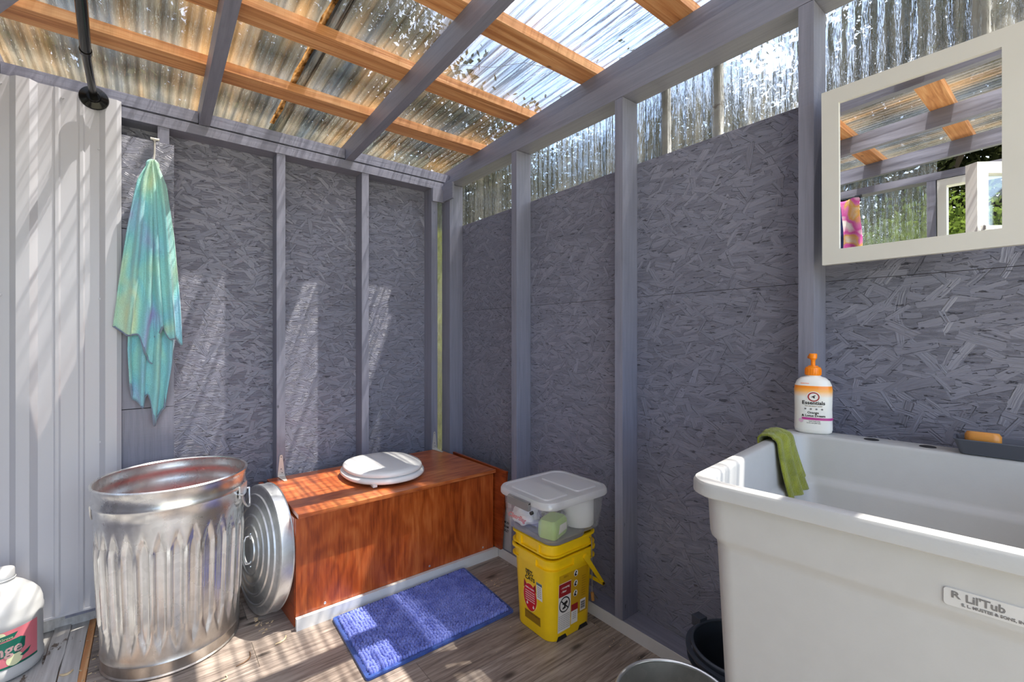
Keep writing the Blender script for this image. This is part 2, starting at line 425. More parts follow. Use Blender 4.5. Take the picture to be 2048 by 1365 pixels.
def m_leaf(name, a, b):
    t = NT(name)
    oi = t.n('ObjectInfo').outputs['Random']
    n1 = t.noise(t.coord(), 1.2, 3)
    col = t.ramp(t.math('MULTIPLY_ADD', oi, 0.25, t.math('MULTIPLY', n1, 0.8)), [(0.3, a), (0.75, b)])
    d = t.n('BsdfDiffuse', {'Color': col}).outputs[0]
    tl = t.n('BsdfTranslucent', {'Color': col}).outputs[0]
    return t.done(t.n('MixShader', {'Fac': 0.4, 1: d, 2: tl}).outputs[0])
LEAF = m_leaf('dark_leaf', lin(26, 30, 18), lin(60, 64, 36))
LEAF2 = m_leaf('bright_leaf', lin(74, 82, 26), lin(128, 132, 58))
TRUNK = simple('tree_bark', lin(92, 80, 70), 0.9, 0, 0.5, 20, 0.3)
BOUNCE_LAWN = simple('pale_bounce_lawn', lin(150, 146, 122), 0.95, 0, 0.6, 40, 0.3)  # unseen lawn, lightened to bounce fill light into the shed

# ------------------------------------------------------------------ geometry helpers
def bevel(bm, w, seg=1, edges=None):
    es = edges if edges is not None else [e for e in bm.edges if len(e.link_faces) == 2 and e.calc_face_angle(0) > 0.6]
    if es and w > 0:
        bmesh.ops.bevel(bm, geom=es, offset=w, segments=seg, profile=0.6, affect='EDGES', clamp_overlap=True)

def obj(name, bm, mat, parent=None, smooth=False, kind=None, label=None):
    me = bpy.data.meshes.new(name)
    bmesh.ops.recalc_face_normals(bm, faces=bm.faces)
    bm.to_mesh(me); bm.free()
    mats = mat if isinstance(mat, (list, tuple)) else [mat]
    for m in mats:
        me.materials.append(m)
    if smooth:
        for p in me.polygons:
            p.use_smooth = True
        if smooth != 'all':
            try:
                me.set_sharp_from_angle(angle=math.radians(40))
            except Exception:
                pass
    o = bpy.data.objects.new(name, me)
    COL.objects.link(o)
    if parent:
        o.parent = parent
    if kind:
        o['kind'] = kind
    if label:
        o['label'] = label
    return o

def thing(name, label, cat, loc=(0, 0, 0), rz=0, group=None):
    o = bpy.data.objects.new(name, None)
    o.empty_display_size = 0.1
    COL.objects.link(o)
    o.location = loc
    o.rotation_euler = (0, 0, rz)
    o['label'] = label; o['category'] = cat
    if group:
        o['group'] = group
    return o

def tag(o, label, cat, group=None):
    o['label'] = label; o['category'] = cat
    if group:
        o['group'] = group
    return o

def struct(name, label=None, cat=None):
    o = bpy.data.objects.new(name, None)
    o.empty_display_size = 0.1
    COL.objects.link(o)
    o['kind'] = 'structure'
    if label:
        o['label'] = label
    if cat:
        o['category'] = cat
    return o

def hexa(bm, P):
    vs_ = [bm.verts.new(p) for p in P]
    for f in ((0, 3, 2, 1), (4, 5, 6, 7), (0, 1, 5, 4), (1, 2, 6, 5), (2, 3, 7, 6), (3, 0, 4, 7)):
        bm.faces.new([vs_[i] for i in f])
    return vs_

def box(bm, x0, x1, y0, y1, z0, z1, bv=0.0):
    t = bmesh.new()
    hexa(t, [(x0, y0, z0), (x1, y0, z0), (x1, y1, z0), (x0, y1, z0), (x0, y0, z1), (x1, y0, z1), (x1, y1, z1), (x0, y1, z1)])
    if bv:
        bevel(t, bv)
    merge(bm, t)
    return bm

def merge(bm, t, M=None):
    if M is not None:
        bmesh.ops.transform(t, matrix=M, verts=t.verts)
    mp = {v: bm.verts.new(v.co) for v in t.verts}
    for f in t.faces:
        try:
            nf = bm.faces.new([mp[v] for v in f.verts])
            nf.material_index = f.material_index
        except ValueError:
            pass
    t.free()

def bxo(name, dims, mat, parent=None, bv=0.003, **kw):
    return obj(name, box(bmesh.new(), *dims, bv=bv), mat, parent, **kw)

def loft(bm, rings, cap0=True, cap1=True, closed=True):
    R = [[bm.verts.new(p) for p in r] for r in rings]
    n = len(R[0])
    for a, b in zip(R, R[1:]):
        for i in range(n if closed else n - 1):
            j = (i + 1) % n
            bm.faces.new((a[i], a[j], b[j], b[i]))
    if cap0: bm.faces.new(R[0][::-1])
    if cap1: bm.faces.new(R[-1])
    return R

def lathe(bm, prof, seg=48, cap0=False, cap1=False, cx=0, cy=0):
    loft(bm, [[(cx + r * math.cos(2 * PI * i / seg), cy + r * math.sin(2 * PI * i / seg), z) for i in range(seg)] for r, z in prof], cap0, cap1)
    return bm

def rrect(w, d, r, z, n=6, cx=0, cy=0):
    pts = []
    r = min(r, w / 2 - 1e-4, d / 2 - 1e-4)
    for sx, sy, a0 in ((1, 1, 0), (-1, 1, PI / 2), (-1, -1, PI), (1, -1, 1.5 * PI)):
        for k in range(n + 1):
            a = a0 + PI / 2 * k / n
            pts.append((cx + sx * (w / 2 - r) + r * math.cos(a), cy + sy * (d / 2 - r) + r * math.sin(a), z))
    return pts

def tube(bm, pts, r, seg=8, caps=True):
    pts = [Vector(p) for p in pts]
    rings = []
    up = None
    for i, p in enumerate(pts):
        d = (pts[min(i + 1, len(pts) - 1)] - pts[max(i - 1, 0)]).normalized()
        if up is None:
            up = Vector((0, 0, 1)) if abs(d.z) < 0.9 else Vector((1, 0, 0))
        a = d.cross(up).normalized(); b = a.cross(d).normalized(); up = b
        rr = r[i] if isinstance(r, (list, tuple)) else r
        rings.append([p + a * rr * math.cos(2 * PI * k / seg) + b * rr * math.sin(2 * PI * k / seg) for k in range(seg)])
    loft(bm, rings, caps, caps)
    return bm

def prism(bm, poly, M, t0, t1):
    # polygon in the local XY plane, extruded from z=t0 to z=t1, moved by M
    t = bmesh.new()
    a = [t.verts.new((x, y, t0)) for x, y in poly]
    b = [t.verts.new((x, y, t1)) for x, y in poly]
    n = len(poly)
    for i in range(n):
        j = (i + 1) % n
        t.faces.new((a[i], a[j], b[j], b[i]))
    t.faces.new(a[::-1]); t.faces.new(b)
    merge(bm, t, M)

def frame(o, x, y):
    # matrix with local X along x, local Y along y, origin o
    x = Vector(x).normalized(); y = Vector(y); z = x.cross(y).normalized(); y = z.cross(x)
    M = Matrix.Identity(4)
    for i in range(3):
        M[i][0] = x[i]; M[i][1] = y[i]; M[i][2] = z[i]; M[i][3] = o[i]
    return M

def flat(name, poly, M, mat, parent, th=0.0008, off=0.0):
    bm = bmesh.new()
    prism(bm, poly, M, off, off + th)
    return obj(name, bm, mat, parent)

def rect(w, h, cx=0, cy=0):
    return [(cx - w / 2, cy - h / 2), (cx + w / 2, cy - h / 2), (cx + w / 2, cy + h / 2), (cx - w / 2, cy + h / 2)]

def disc(r, n=28, cx=0, cy=0, sy=1):
    return [(cx + r * math.cos(2 * PI * i / n), cy + sy * r * math.sin(2 * PI * i / n)) for i in range(n)]

def text(name, s, size, M, mat, parent, ext=0.0004, sx=1.0, align='CENTER', off=0.0, shear=0.0, bold=0.022):
    c = bpy.data.curves.new(name, 'FONT')
    c.body = s; c.size = size; c.extrude = ext; c.align_x = align; c.align_y = 'CENTER'
    c.resolution_u = 2; c.shear = shear; c.offset = size * bold
    tmp = bpy.data.objects.new(name, c)
    COL.objects.link(tmp)
    bpy.context.view_layer.update()
    me = bpy.data.meshes.new_from_object(tmp.evaluated_get(bpy.context.evaluated_depsgraph_get()))
    bpy.data.objects.remove(tmp)
    me.materials.clear(); me.materials.append(mat)
    me.transform(M @ Matrix.Translation((0, 0, off)) @ Matrix.Diagonal((sx, 1, 1, 1)))
    o = bpy.data.objects.new(name, me)
    COL.objects.link(o)
    o.parent = parent
    return o

def grid(bm, nu, nv, f, mat_index=0):
    V = [[bm.verts.new(f(i / nu, j / nv)) for i in range(nu + 1)] for j in range(nv + 1)]
    for j in range(nv):
        for i in range(nu):
            fc = bm.faces.new((V[j][i], V[j][i + 1], V[j + 1][i + 1], V[j + 1][i]))
            fc.material_index = mat_index
    return V

def solidify(o, th, off=0.0):
    m = o.modifiers.new('thickness', 'SOLIDIFY')
    m.thickness = th; m.offset = off
    return o

XR, YB = 1.354, 2.34            # inner stud faces, right and back
XO, YO = 1.443, 2.43            # strand board faces
XL = -0.95                      # inner stud face of the left wall
YF = -1.05                      # open front end of the lean-to
SL = 0.05
def zr(y):                      # underside of the rafters
    return 1.988 + SL * (YB - y)

# ------------------------------------------------------------------ ground, floor
g = bmesh.new()
box(g, -14, 14, -12, 14, -0.30, -0.12)
o = obj('ground', g, BOUNCE_LAWN); o['kind'] = 'structure'

floor = struct('floor')
bxo('subfloor', (-1.10, 1.44, YF, 2.44, -0.115, -0.012), FIR_Y, floor, 0)
pl = {}
y = YF; row = 0
PW = 0.152
while y < 2.42:
    w = min(PW, 2.44 - y)
    x = -0.155 - (0.37 * row) % 0.9 if row else -0.155
    x = -0.155
    first = 0.35 + (0.43 * row) % 0.85
    L = first
    while x < 1.352:
        x1 = min(x + L, 1.352)
        key = (round(x1 - x, 3), round(w, 3))
        if key not in pl:
            bm = box(bmesh.new(), 0.0006, x1 - x - 0.0006, 0.0006, w - 0.0006, -0.011, 0.0, bv=0.0012)
            ob = obj('plank', bm, PLANK, floor)
            pl[key] = ob
        else:
            ob = pl[key].copy(); COL.objects.link(ob)
        ob.location = (x, y, 0)
        x = x1; L = 1.05
    y += w; row += 1
# old white boards along the left edge, running the other way
bxo('wood_edge_strip', (-0.176, -0.157, YF, 2.43, -0.06, -0.001), EDGEWOOD, floor, 0.002)
xs = [(-0.2255, -0.177, 0.0), (-0.272, -0.2275, 0.006), (-0.43, -0.275, -0.004), (-0.59, -0.434, -0.002), (-0.75, -0.594, -0.005), (-0.95, -0.754, -0.003)]
for i, (a, b, dz) in enumerate(xs):
    bm = bmesh.new()
    n = 40
    def f(u, v, a=a, b=b, dz=dz):
        yy = YF + (2.43 - YF) * v
        e = 0.004 * (mnoise.noise(Vector((i * 3.1, yy * 9, 0))) + mnoise.noise(Vector((i * 5.1, yy * 31, 4))))
        return (a + (b - a) * u + e * (1 if u > 0.5 else 0.6), yy, dz)
    V = grid(bm, 1, n, f)
    r = bmesh.ops.extrude_face_region(bm, geom=bm.faces[:])
    for v in r['geom']:
        if isinstance(v, bmesh.types.BMVert):
            v.co.z -= 0.03
    obj('floorboard', bm, OLD, floor)

# white timber strips at floor level
trim = bxo('baseboard_right', (1.3515, 1.356, YF, 1.80, 0.0, 0.044), WHITE_TRIM, None, 0.001)
trim['kind'] = 'structure'
# ------------------------------------------------------------------ back wall
wall_back = struct('wall_back')
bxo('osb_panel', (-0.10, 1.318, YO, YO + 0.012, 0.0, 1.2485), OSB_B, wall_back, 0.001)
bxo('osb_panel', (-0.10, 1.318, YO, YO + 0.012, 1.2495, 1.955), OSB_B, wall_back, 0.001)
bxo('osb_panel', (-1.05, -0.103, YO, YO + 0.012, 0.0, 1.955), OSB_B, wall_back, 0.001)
bxo('bottom_plate', (0.085, 1.30, YB + 0.001, YO - 0.001, 0.0, 0.044), PAINT['x'], wall_back)
bxo('bottom_plate', (-1.04, 0.08, YB + 0.03, YO - 0.001, 0.0, 0.044), OLD, wall_back)
bxo('top_plate', (-1.04, 1.352, YB, YO, 1.943, 1.986), PAINT['x'], wall_back, 0.003)
for a, b in ((-0.92, -0.895), (-0.35, -0.31), (0.028, 0.066), (0.466, 0.503), (0.868, 0.905), (1.275, 1.314)):
    bxo('stud', (a, b, YB + 0.002, YO - 0.001, 0.045, 1.942), PAINT['z'], wall_back, 0.003)
bxo('clear_panel_strip', (1.312, 1.460, YO + 0.016, YO + 0.019, 0.0, 1.98), POLY_B, wall_back, 0)
bxo('corner_block', (1.276, 1.353, YB - 0.012, YB + 0.001, 1.868, 1.942), PAINT['z'], wall_back, 0.003)
bxo('seam_batten', (-1.0, 1.30, YO + 0.0125, YO + 0.03, 1.21, 1.29), FIR, wall_back, 0)
bxo('seam_batten', (XO + 0.0125, XO + 0.017, YF, 2.39, 1.20, 1.27), FIR_Y, wall_back, 0)
# blocking between the rafters
RX = [-1.054, -0.444, 0.166, 0.784, 1.394]
for i in range(4):
    a, b = RX[i] + 0.041, RX[i + 1] - 0.002
    bxo('blocking', (a, b, YB + 0.004, YB + 0.045, 1.995, 2.043), PAINT['x'], wall_back, 0.003)
    bxo('fascia_strip', (a, b, YB + 0.06, YB + 0.09, 2.0, 2.066), FIR, wall_back, 0.002)
# three short boards where the towel hangs
for z0, z1 in ((1.5085, 1.872), (0.802, 1.5055), (0.05, 0.799)):
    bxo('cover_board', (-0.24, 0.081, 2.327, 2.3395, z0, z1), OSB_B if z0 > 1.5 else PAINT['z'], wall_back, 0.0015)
# ribbed white steel sheet
bm = bmesh.new()
prof = []
def rib(c, w0, w1, h):
    return [(c - w0, 0), (c - w1, h), (c + w1, h), (c + w0, 0)]
base_c = -0.112
px = []
for k in range(5):
    c = base_c - 0.232 * k
    px += rib(c, 0.034, 0.016, 0.020)
    px += rib(c - 0.232 * 0.36, 0.009, 0.004, 0.004)
    px += rib(c - 0.232 * 0.64, 0.009, 0.004, 0.004)
px = sorted(set(px), key=lambda p: p[0])
px = [p for p in px if p[0] < -0.085] + [(-0.083, 0.012)]
px = [(-1.03, 0)] + [p for p in px if p[0] > -1.02]
ring = lambda z: [(x, 2.325 - d, z) for x, d in px]
zs = [0.068, 0.6, 1.2, 1.992]
V = [[bm.verts.new(p) for p in ring(z)] for z in zs]
for a, b in zip(V, V[1:]):
    for i in range(len(a) - 1):
        bm.faces.new((a[i], a[i + 1], b[i + 1], b[i]))
sheet = obj('metal_sheet', bm, WHITE_METAL, wall_back)
solidify(sheet, 0.0012, -1)
def screw(x, z, y=2.3255):
    b = bmesh.new()
    t = bmesh.new(); lathe(t, [(0.0001, 0.006), (0.004, 0.0058), (0.0046, 0.003), (0.0046, 0.0012), (0.0075, 0.001), (0.0078, 0.0)], 12)
    merge(b, t, frame((x, y, z), (1, 0, 0), (0, 0, 1)))
    return obj('screw', b, WHITE_METAL, sheet, True)
for x, z in ((-0.246, 1.959), (-0.148, 1.797), (-0.145, 1.229), (-0.143, 0.686), (-0.40, 1.959), (-0.40, 1.23)):
    screw(x, z)
bxo('sheet_bottom_flashing', (-1.03, -0.09, 2.322, 2.336, 0.062, 0.070), WHITE_METAL, wall_back, 0.001)

# ------------------------------------------------------------------ right wall
wall_right = struct('wall_right')
for z0, z1 in ((0.0, 1.2345), (1.2358, 1.738)):
    for y0, y1 in ((YF, 0.0), (0.002, 1.0645), (1.0665, 2.40)):
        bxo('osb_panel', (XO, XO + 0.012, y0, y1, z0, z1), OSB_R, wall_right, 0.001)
bxo('bottom_plate', (XR + 0.003, XO - 0.001, YF, 2.425, 0.0, 0.0445), PAINT['y'], wall_right)
RST = [(-0.785, -0.747), (-0.175, -0.137), (0.436, 0.472), (1.048, 1.083), (1.662, 1.70)]
for a, b in RST:
    bxo('stud', (XR, XO - 0.001, a, b, 0.0455, 1.964), PAINT['z'], wall_right, 0.003)
bxo('corner_stud', (XR + 0.001, XO - 0.001, 2.272, 2.36, 0.0455, 1.964), PAINT['z'], wall_right, 0.003)
bxo('corner_block', (XR - 0.012, XR, 2.222, 2.36, 1.872, 1.964), PAINT['y'], wall_right, 0.003)
bm = bmesh.new()
hexa(bm, [(XR, YF, 1.966), (XO, YF, 1.966), (XO, 2.43, 1.966), (XR, 2.43, 1.966),
          (XR, YF, zr(YF) - 0.001), (XO, YF, zr(YF) - 0.001), (XO, 2.43, zr(2.43) - 0.001), (XR, 2.43, zr(2.43) - 0.001)])
bevel(bm, 0.003)
obj('top_plate', bm, PAINT['y'], wall_right)
def corrugated_wall(name, x, y0, y1, z0, z1, mat, parent, pitch=0.032, amp=0.004):
    bm = bmesh.new()
    n = int((y1 - y0) / pitch * 8)
    grid(bm, n, 3, lambda u, v: (x + amp * math.sin(2 * PI * (y0 + (y1 - y0) * u) / pitch), y0 + (y1 - y0) * u, z0 + (z1 - z0) * v))
    return obj(name, bm, mat, parent, 'all')
corrugated_wall('clear_panel', XO + 0.022, YF, 2.45, 1.66, 2.12, POLY_R, wall_right)
# outside battens that show through the sheet
for yy in (0.94, 0.745, 0.13, -0.4):
    bxo('outside_batten', (XO + 0.032, XO + 0.052, yy, yy + 0.03, 1.70, 2.08), OLD, wall_right, 0.002)

# ------------------------------------------------------------------ left wall (seen in the mirror) with an open casement
wall_left = struct('wall_left')
bxo('bottom_plate', (XL - 0.089, XL, YF, 2.33, 0.0, 0.0445), PAINT['y'], wall_left)
bxo('top_plate', (XL - 0.089, XL, YF, 2.33, 1.945, 1.988), PAINT['y'], wall_left)
for a, b in ((-1.0, -0.962), (-0.30, -0.262), (0.055, 0.09), (0.535, 0.575), (1.15, 1.19), (1.76, 1.80), (2.28, 2.318)):
    bxo('stud', (XL - 0.088, XL - 0.001, a, b, 0.0455, 1.944), PAINT['z'], wall_left, 0.003)
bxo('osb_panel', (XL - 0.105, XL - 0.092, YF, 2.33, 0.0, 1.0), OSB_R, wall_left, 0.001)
bxo('window_header_stud', (XL - 0.088, XL - 0.001, 0.095, 0.53, 1.09, 1.128), PAINT['y'], wall_left, 0.003)
corrugated_wall('clear_panel', XL - 0.112, 0.545, 2.44, 0.98, 2.16, POLY_L, wall_left)
corrugated_wall('clear_panel', XL - 0.112, YF, 0.085, 0.98, 2.16, POLY_L, wall_left)
win = struct('window_1')
def casement(y0, y1, z0, z1, x0, x1, s, name, parent, M=None):
    bm = bmesh.new()
    for d in ((x0, x1, y0, y0 + s, z0, z1), (x0, x1, y1 - s, y1, z0, z1), (x0, x1, y0 + s, y1 - s, z0, z0 + s), (x0, x1, y0 + s, y1 - s, z1 - s, z1)):
        box(bm, *d, bv=0.004)
    if M is not None:
        bmesh.ops.transform(bm, matrix=M, verts=bm.verts)
    return obj(name, bm, VINYL, parent)
casement(0.095, 0.53, 1.13, 1.942, XL - 0.075, XL - 0.005, 0.04, 'window_frame', win)
Ms = Matrix.Translation((XL + 0.005, 0.135, 0)) @ Matrix.Rotation(math.radians(-52), 4, 'Z')
sash = casement(0.0, 0.36, 1.16, 1.925, -0.03, 0.03, 0.058, 'window_sash', win, Ms)
bm = bmesh.new(); box(bm, -0.004, 0.004, 0.055, 0.305, 1.215, 1.87); bmesh.ops.transform(bm, matrix=Ms, verts=bm.verts)
obj('pane', bm, GLASS, sash)
bm = bmesh.new(); box(bm, 0.03, 0.052, 0.322, 0.345, 1.50, 1.60, 0.004); box(bm, 0.045, 0.058, 0.24, 0.345, 1.575, 1.595, 0.004)
bmesh.ops.transform(bm, matrix=Ms, verts=bm.verts)
obj('handle', bm, VINYL, sash)

# ------------------------------------------------------------------ ceiling: rafters, purlins, clear corrugated sheet
ceiling = struct('ceiling')
def rafter(x, y0=YF, y1=2.44, w=0.039, h=0.086):
    bm = bmesh.new()
    hexa(bm, [(x, y0, zr(y0)), (x + w, y0, zr(y0)), (x + w, y1, zr(y1)), (x, y1, zr(y1)),
              (x, y0, zr(y0) + h), (x + w, y0, zr(y0) + h), (x + w, y1, zr(y1) + h), (x, y1, zr(y1) + h)])
    bevel(bm, 0.004)
    return obj('rafter', bm, PAINT['y'], ceiling)
for x in RX:
    rafter(x)
RH = 0.0865
for k in range(8):
    ya = 2.018 - 0.408 * k
    yb = ya + 0.089
    bm = bmesh.new()
    hexa(bm, [(-1.15, ya, zr(ya) + RH), (1.50, ya, zr(ya) + RH), (1.50, yb, zr(yb) + RH), (-1.15, yb, zr(yb) + RH),
              (-1.15, ya, zr(ya) + RH + 0.036), (1.50, ya, zr(ya) + RH + 0.036), (1.50, yb, zr(yb) + RH + 0.036), (-1.15, yb, zr(yb) + RH + 0.036)])
    bevel(bm, 0.003)
    obj('purlin', bm, FIR, ceiling)
def roof_sheet(x0, x1, lift):
    bm = bmesh.new()
    pitch, amp = 0.034, 0.0045
    n = int((x1 - x0) / pitch * 8)
    def f(u, v):
        x = x0 + (x1 - x0) * u; yy = YF - 0.1 + (2.62 - YF + 0.1) * v
        return (x, yy, zr(yy) + RH + 0.0415 + lift + amp * math.sin(2 * PI * x / pitch))
    grid(bm, n, 6, f)
    return obj('roof_sheet', bm, POLY_ROOF, ceiling, 'all')
sh1 = roof_sheet(-1.25, 0.52, 0.0)
sh2 = roof_sheet(0.46, 1.62, 0.002)
# brown silt caught in the overlap of the two sheets
def m_silt():
    t = NT('brown_silt')
    nz = t.noise(t.coord((60, 22, 1)), 1.0, 4, 0.6)
    col = t.ramp(nz, [(0.35, lin(60, 38, 20)), (0.5, lin(170, 120, 66)), (0.7, lin(222, 182, 130))])
    d = t.n('MixShader', {'Fac': 0.5, 1: t.n('BsdfDiffuse', {'Color': col}).outputs[0], 2: t.n('BsdfTranslucent', {'Color': col}).outputs[0]}).outputs[0]
    return t.done(d)
SILT = m_silt()
bm = bmesh.new()
def f(u, v):
    yy = YF + (2.42 - YF) * v
    c = 0.462 + 0.006 * mnoise.noise(Vector((0, yy * 6, 1)))
    w = 0.011 + 0.005 * mnoise.noise(Vector((4, yy * 9, 1)))
    return (c + (u - 0.5) * 2 * w, yy, zr(yy) + RH + 0.0365)
grid(bm, 2, 90, f)
obj('silt_line', bm, SILT, sh2)
# long hairline cracks in the sheet
for pts in ([(0.90, 1.55), (0.98, 1.50), (1.06, 1.46), (1.15, 1.36), (1.25, 1.33), (1.34, 1.22), (1.41, 1.2)],
            [(0.86, 1.12), (0.98, 1.02), (1.06, 0.98), (1.16, 0.92), (1.26, 0.84), (1.38, 0.8)],
            [(1.0, 0.95), (1.08, 0.85), (1.2, 0.76), (1.3, 0.72)]):
    pp = []
    for (a, b), (c, d) in zip(pts, pts[1:]):
        for k in range(5):
            q = k / 5
            x = a + (c - a) * q; yy = b + (d - b) * q
            pp.append((x + 0.004 * mnoise.noise(Vector((x * 40, yy * 40, 0))), yy + 0.006 * mnoise.noise(Vector((x * 30, yy * 30, 7))), zr(yy) + RH + 0.034))
    obj('crack', tube(bmesh.new(), pp, 0.0009, 4), GREYINK, sh2)
# diagonal painted brace, top left
A_, B_ = Vector((-0.215, 1.690, 2.075)), Vector((-0.905, 2.225, 1.430))
tt = bmesh.new(); box(tt, 0, (B_ - A_).length, -0.019, 0.019, -0.03, 0.03, 0.003)
bm = bmesh.new(); merge(bm, tt, frame(A_, B_ - A_, (0.6, 0.78, 0)))
obj('corner_brace', bm, PAINT['x'], ceiling)

# ------------------------------------------------------------------ outside: trees and hedges seen blurred through the sheets
def leaf_mesh(name, n, rx, rz, size, seed, mat, hole=0.25):
    rnd = random.Random(seed)
    bm = bmesh.new()
    cl = []
    for _ in range(max(12, n // 90)):
        while True:
            p = Vector((rnd.uniform(-1, 1), rnd.uniform(-1, 1), rnd.uniform(-1, 1)))
            if hole < p.length < 1:
                break
        cl.append(Vector((p.x * rx, p.y * rx, p.z * rz)))
    for i in range(n):
        c = rnd.choice(cl)
        p = c + Vector((rnd.gauss(0, 1), rnd.gauss(0, 1), rnd.gauss(0, 0.6))) * rx * 0.16
        a = Vector((rnd.gauss(0, 1), rnd.gauss(0, 1), rnd.gauss(0, 1))).normalized()
        b = a.cross(Vector((rnd.gauss(0, 1), rnd.gauss(0, 1), rnd.gauss(0, 1)))).normalized()
        s = size * rnd.uniform(0.6, 1.3)
        q = [p - a * s, p + b * s * 0.5 - a * s * 0.1, p + a * s, p - b * s * 0.5 - a * s * 0.1]
        bm.faces.new([bm.verts.new(v) for v in q])
    me = bpy.data.meshes.new(name)
    bm.to_mesh(me); bm.free()
    me.materials.append(mat)
    return me
crowns = [leaf_mesh('crown', 22000, 1.75, 2.4, 0.062, s, LEAF, 0.1) for s in (1, 2, 3)]
shrub_dark = leaf_mesh('foliage', 16000, 1.1, 1.0, 0.032, 9, m_leaf('hedge_leaf', lin(40, 50, 22), lin(92, 108, 44)), 0.1)
shrub_m = [leaf_mesh('foliage', 9000, 0.95, 0.95, 0.055, s, LEAF2, 0.1) for s in (5, 6)]
tm = bmesh.new()
tube(tm, [(0, 0, -0.2), (0.03, 0.02, 1.2), (-0.05, 0.03, 2.6), (0.02, 0.0, 4.6)], [0.15, 0.12, 0.09, 0.03], 10)
for a, h in ((0.3, 2.2), (2.4, 2.6), (4.4, 3.0), (1.4, 3.4), (5.5, 2.4)):
    tube(tm, [(0, 0, h), (0.5 * math.cos(a), 0.5 * math.sin(a), h + 0.5), (1.2 * math.cos(a), 1.2 * math.sin(a), h + 1.1)], [0.05, 0.035, 0.012], 7)
tme = bpy.data.meshes.new('trunk'); tm.to_mesh(tme); tm.free(); tme.materials.append(TRUNK)
def tree(x, y, s, i, hh=1.0):
    lb_, gp_ = ('tall leafy tree standing outside, seen blurred through the clear sheets', 'trees outside the shed') if x > -5 else ('tall dark tree outside the left wall, seen only in the mirror', 'trees seen in the mirror')
    r = thing('tree', lb_, 'tree', (x, y, -0.12), i * 1.3, gp_)
    r.scale = (s, s, s * hh)
    c = bpy.data.objects.new('crown', crowns[i % 3]); COL.objects.link(c); c.parent = r; c.location = (0, 0, 4.1); c['kind'] = 'stuff'
    t = bpy.data.objects.new('trunk', tme); COL.objects.link(t); t.parent = r
TREES = [(-1.9, 8.4, 1.15, 1.1), (3.2, 8.3, 1.15, 1.05), (8.1, 6.2, 1.12, 0.85), (8.4, 1.2, 1.12, 1.05), (8.4, -3.8, 1.12, 1.1), (-6.9, 1.5, 1.2, 0.95), (-7.2, -3.6, 1.1, 1.0), (-7.0, 6.4, 1.1, 1.0), (5.9, 8.0, 0.95, 1.0), (6.6, 3.9, 0.9, 0.95), (6.4, -1.2, 0.95, 1.0), (0.7, 9.2, 1.1, 1.2)]
for i, (x, y, s, hh) in enumerate(TREES):
    tree(x, y, s, i, hh)
HED = [(0.6, 4.4), (1.9, 3.9), (3.2, 4.7), (4.3, 3.6), (4.4, 2.2), (4.6, 0.0), (-2.1, 4.9), (-4.1, 2.6), (-4.0, 0.9), (-4.2, -0.9)]
for i, (x, y) in enumerate(HED):
    r = thing('shrub', 'yellow-green shrub growing outside, seen blurred through the clear sheets' if x > -3 else 'dark green shrub outside the left wall, seen only in the mirror', 'shrub', (x, y, -0.12), i * 0.9, 'shrubs outside the shed' if x > -3 else 'shrubs seen in the mirror')
    r.scale = (1, 1, 1.15 if x > 0 else 1.3)
    c = bpy.data.objects.new('foliage', shrub_m[i % 2] if x > -3 else shrub_dark); COL.objects.link(c); c.parent = r; c.location = (0, 0, 0.95); c['kind'] = 'stuff'
    sb = bmesh.new(); tube(sb, [(0, 0, -0.05), (0.03, 0.02, 0.5), (0, 0.05, 1.1)], [0.05, 0.035, 0.015], 8)
    obj('stem', sb, TRUNK, r)

# ------------------------------------------------------------------ compost toilet box
bx = thing('toilet_box', 'long red-brown stained plywood box along the back wall, carrying the toilet seat', 'box', (0.88, 2.07, 0))
def rel(o, *d):
    ox, oy, oz = o.location
    return (d[0] - ox, d[1] - ox, d[2] - oy, d[3] - oy, d[4] - oz, d[5] - oz)
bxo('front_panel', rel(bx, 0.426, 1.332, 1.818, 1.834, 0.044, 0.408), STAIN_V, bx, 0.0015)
bm = bmesh.new()
hexa(bm, [(0.424 - .88, 1.834 - 2.07, 0), (0.439 - .88, 1.834 - 2.07, 0), (0.405 - .88, 2.326 - 2.07, 0), (0.388 - .88, 2.326 - 2.07, 0),
          (0.424 - .88, 1.834 - 2.07, .408), (0.439 - .88, 1.834 - 2.07, .408), (0.405 - .88, 2.326 - 2.07, .425), (0.388 - .88, 2.326 - 2.07, .425)])
bevel(bm, 0.0015)
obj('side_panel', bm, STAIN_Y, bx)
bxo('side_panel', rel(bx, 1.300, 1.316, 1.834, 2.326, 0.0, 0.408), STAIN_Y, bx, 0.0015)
bxo('back_rail', rel(bx, 0.405, 1.30, 2.312, 2.328, 0.30, 0.413), STAIN_H, bx, 0.0015)
bm = bmesh.new()
zl = 0.4155
hexa(bm, [(0.428 - .88, 1.789 - 2.07, zl + .001), (1.326 - .88, 1.789 - 2.07, zl + .005), (1.306 - .88, 2.333 - 2.07, zl + .004), (0.424 - .88, 2.333 - 2.07, zl),
          (0.428 - .88, 1.789 - 2.07, zl + .016), (1.326 - .88, 1.789 - 2.07, zl + .020), (1.306 - .88, 2.333 - 2.07, zl + .019), (0.424 - .88, 2.333 - 2.07, zl + .015)])
bevel(bm, 0.002)
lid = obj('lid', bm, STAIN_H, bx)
bxo('base_strip', rel(bx, 0.424, 1.350, 1.800, 1.8165, 0.0, 0.044), WHITE_TRIM, bx, 0.0015)
for x in (0.53, 0.98, 1.27):
    tb = bmesh.new(); t2 = bmesh.new(); lathe(t2, [(0.0001, .0016), (.0045, .001), (.005, 0)], 10); merge(tb, t2, frame((x - .88, 1.8178 - 2.07, 0.06 - 0), (1, 0, 0), (0, 0, 1)))
    obj('screw_head', tb, CHROME, bx)
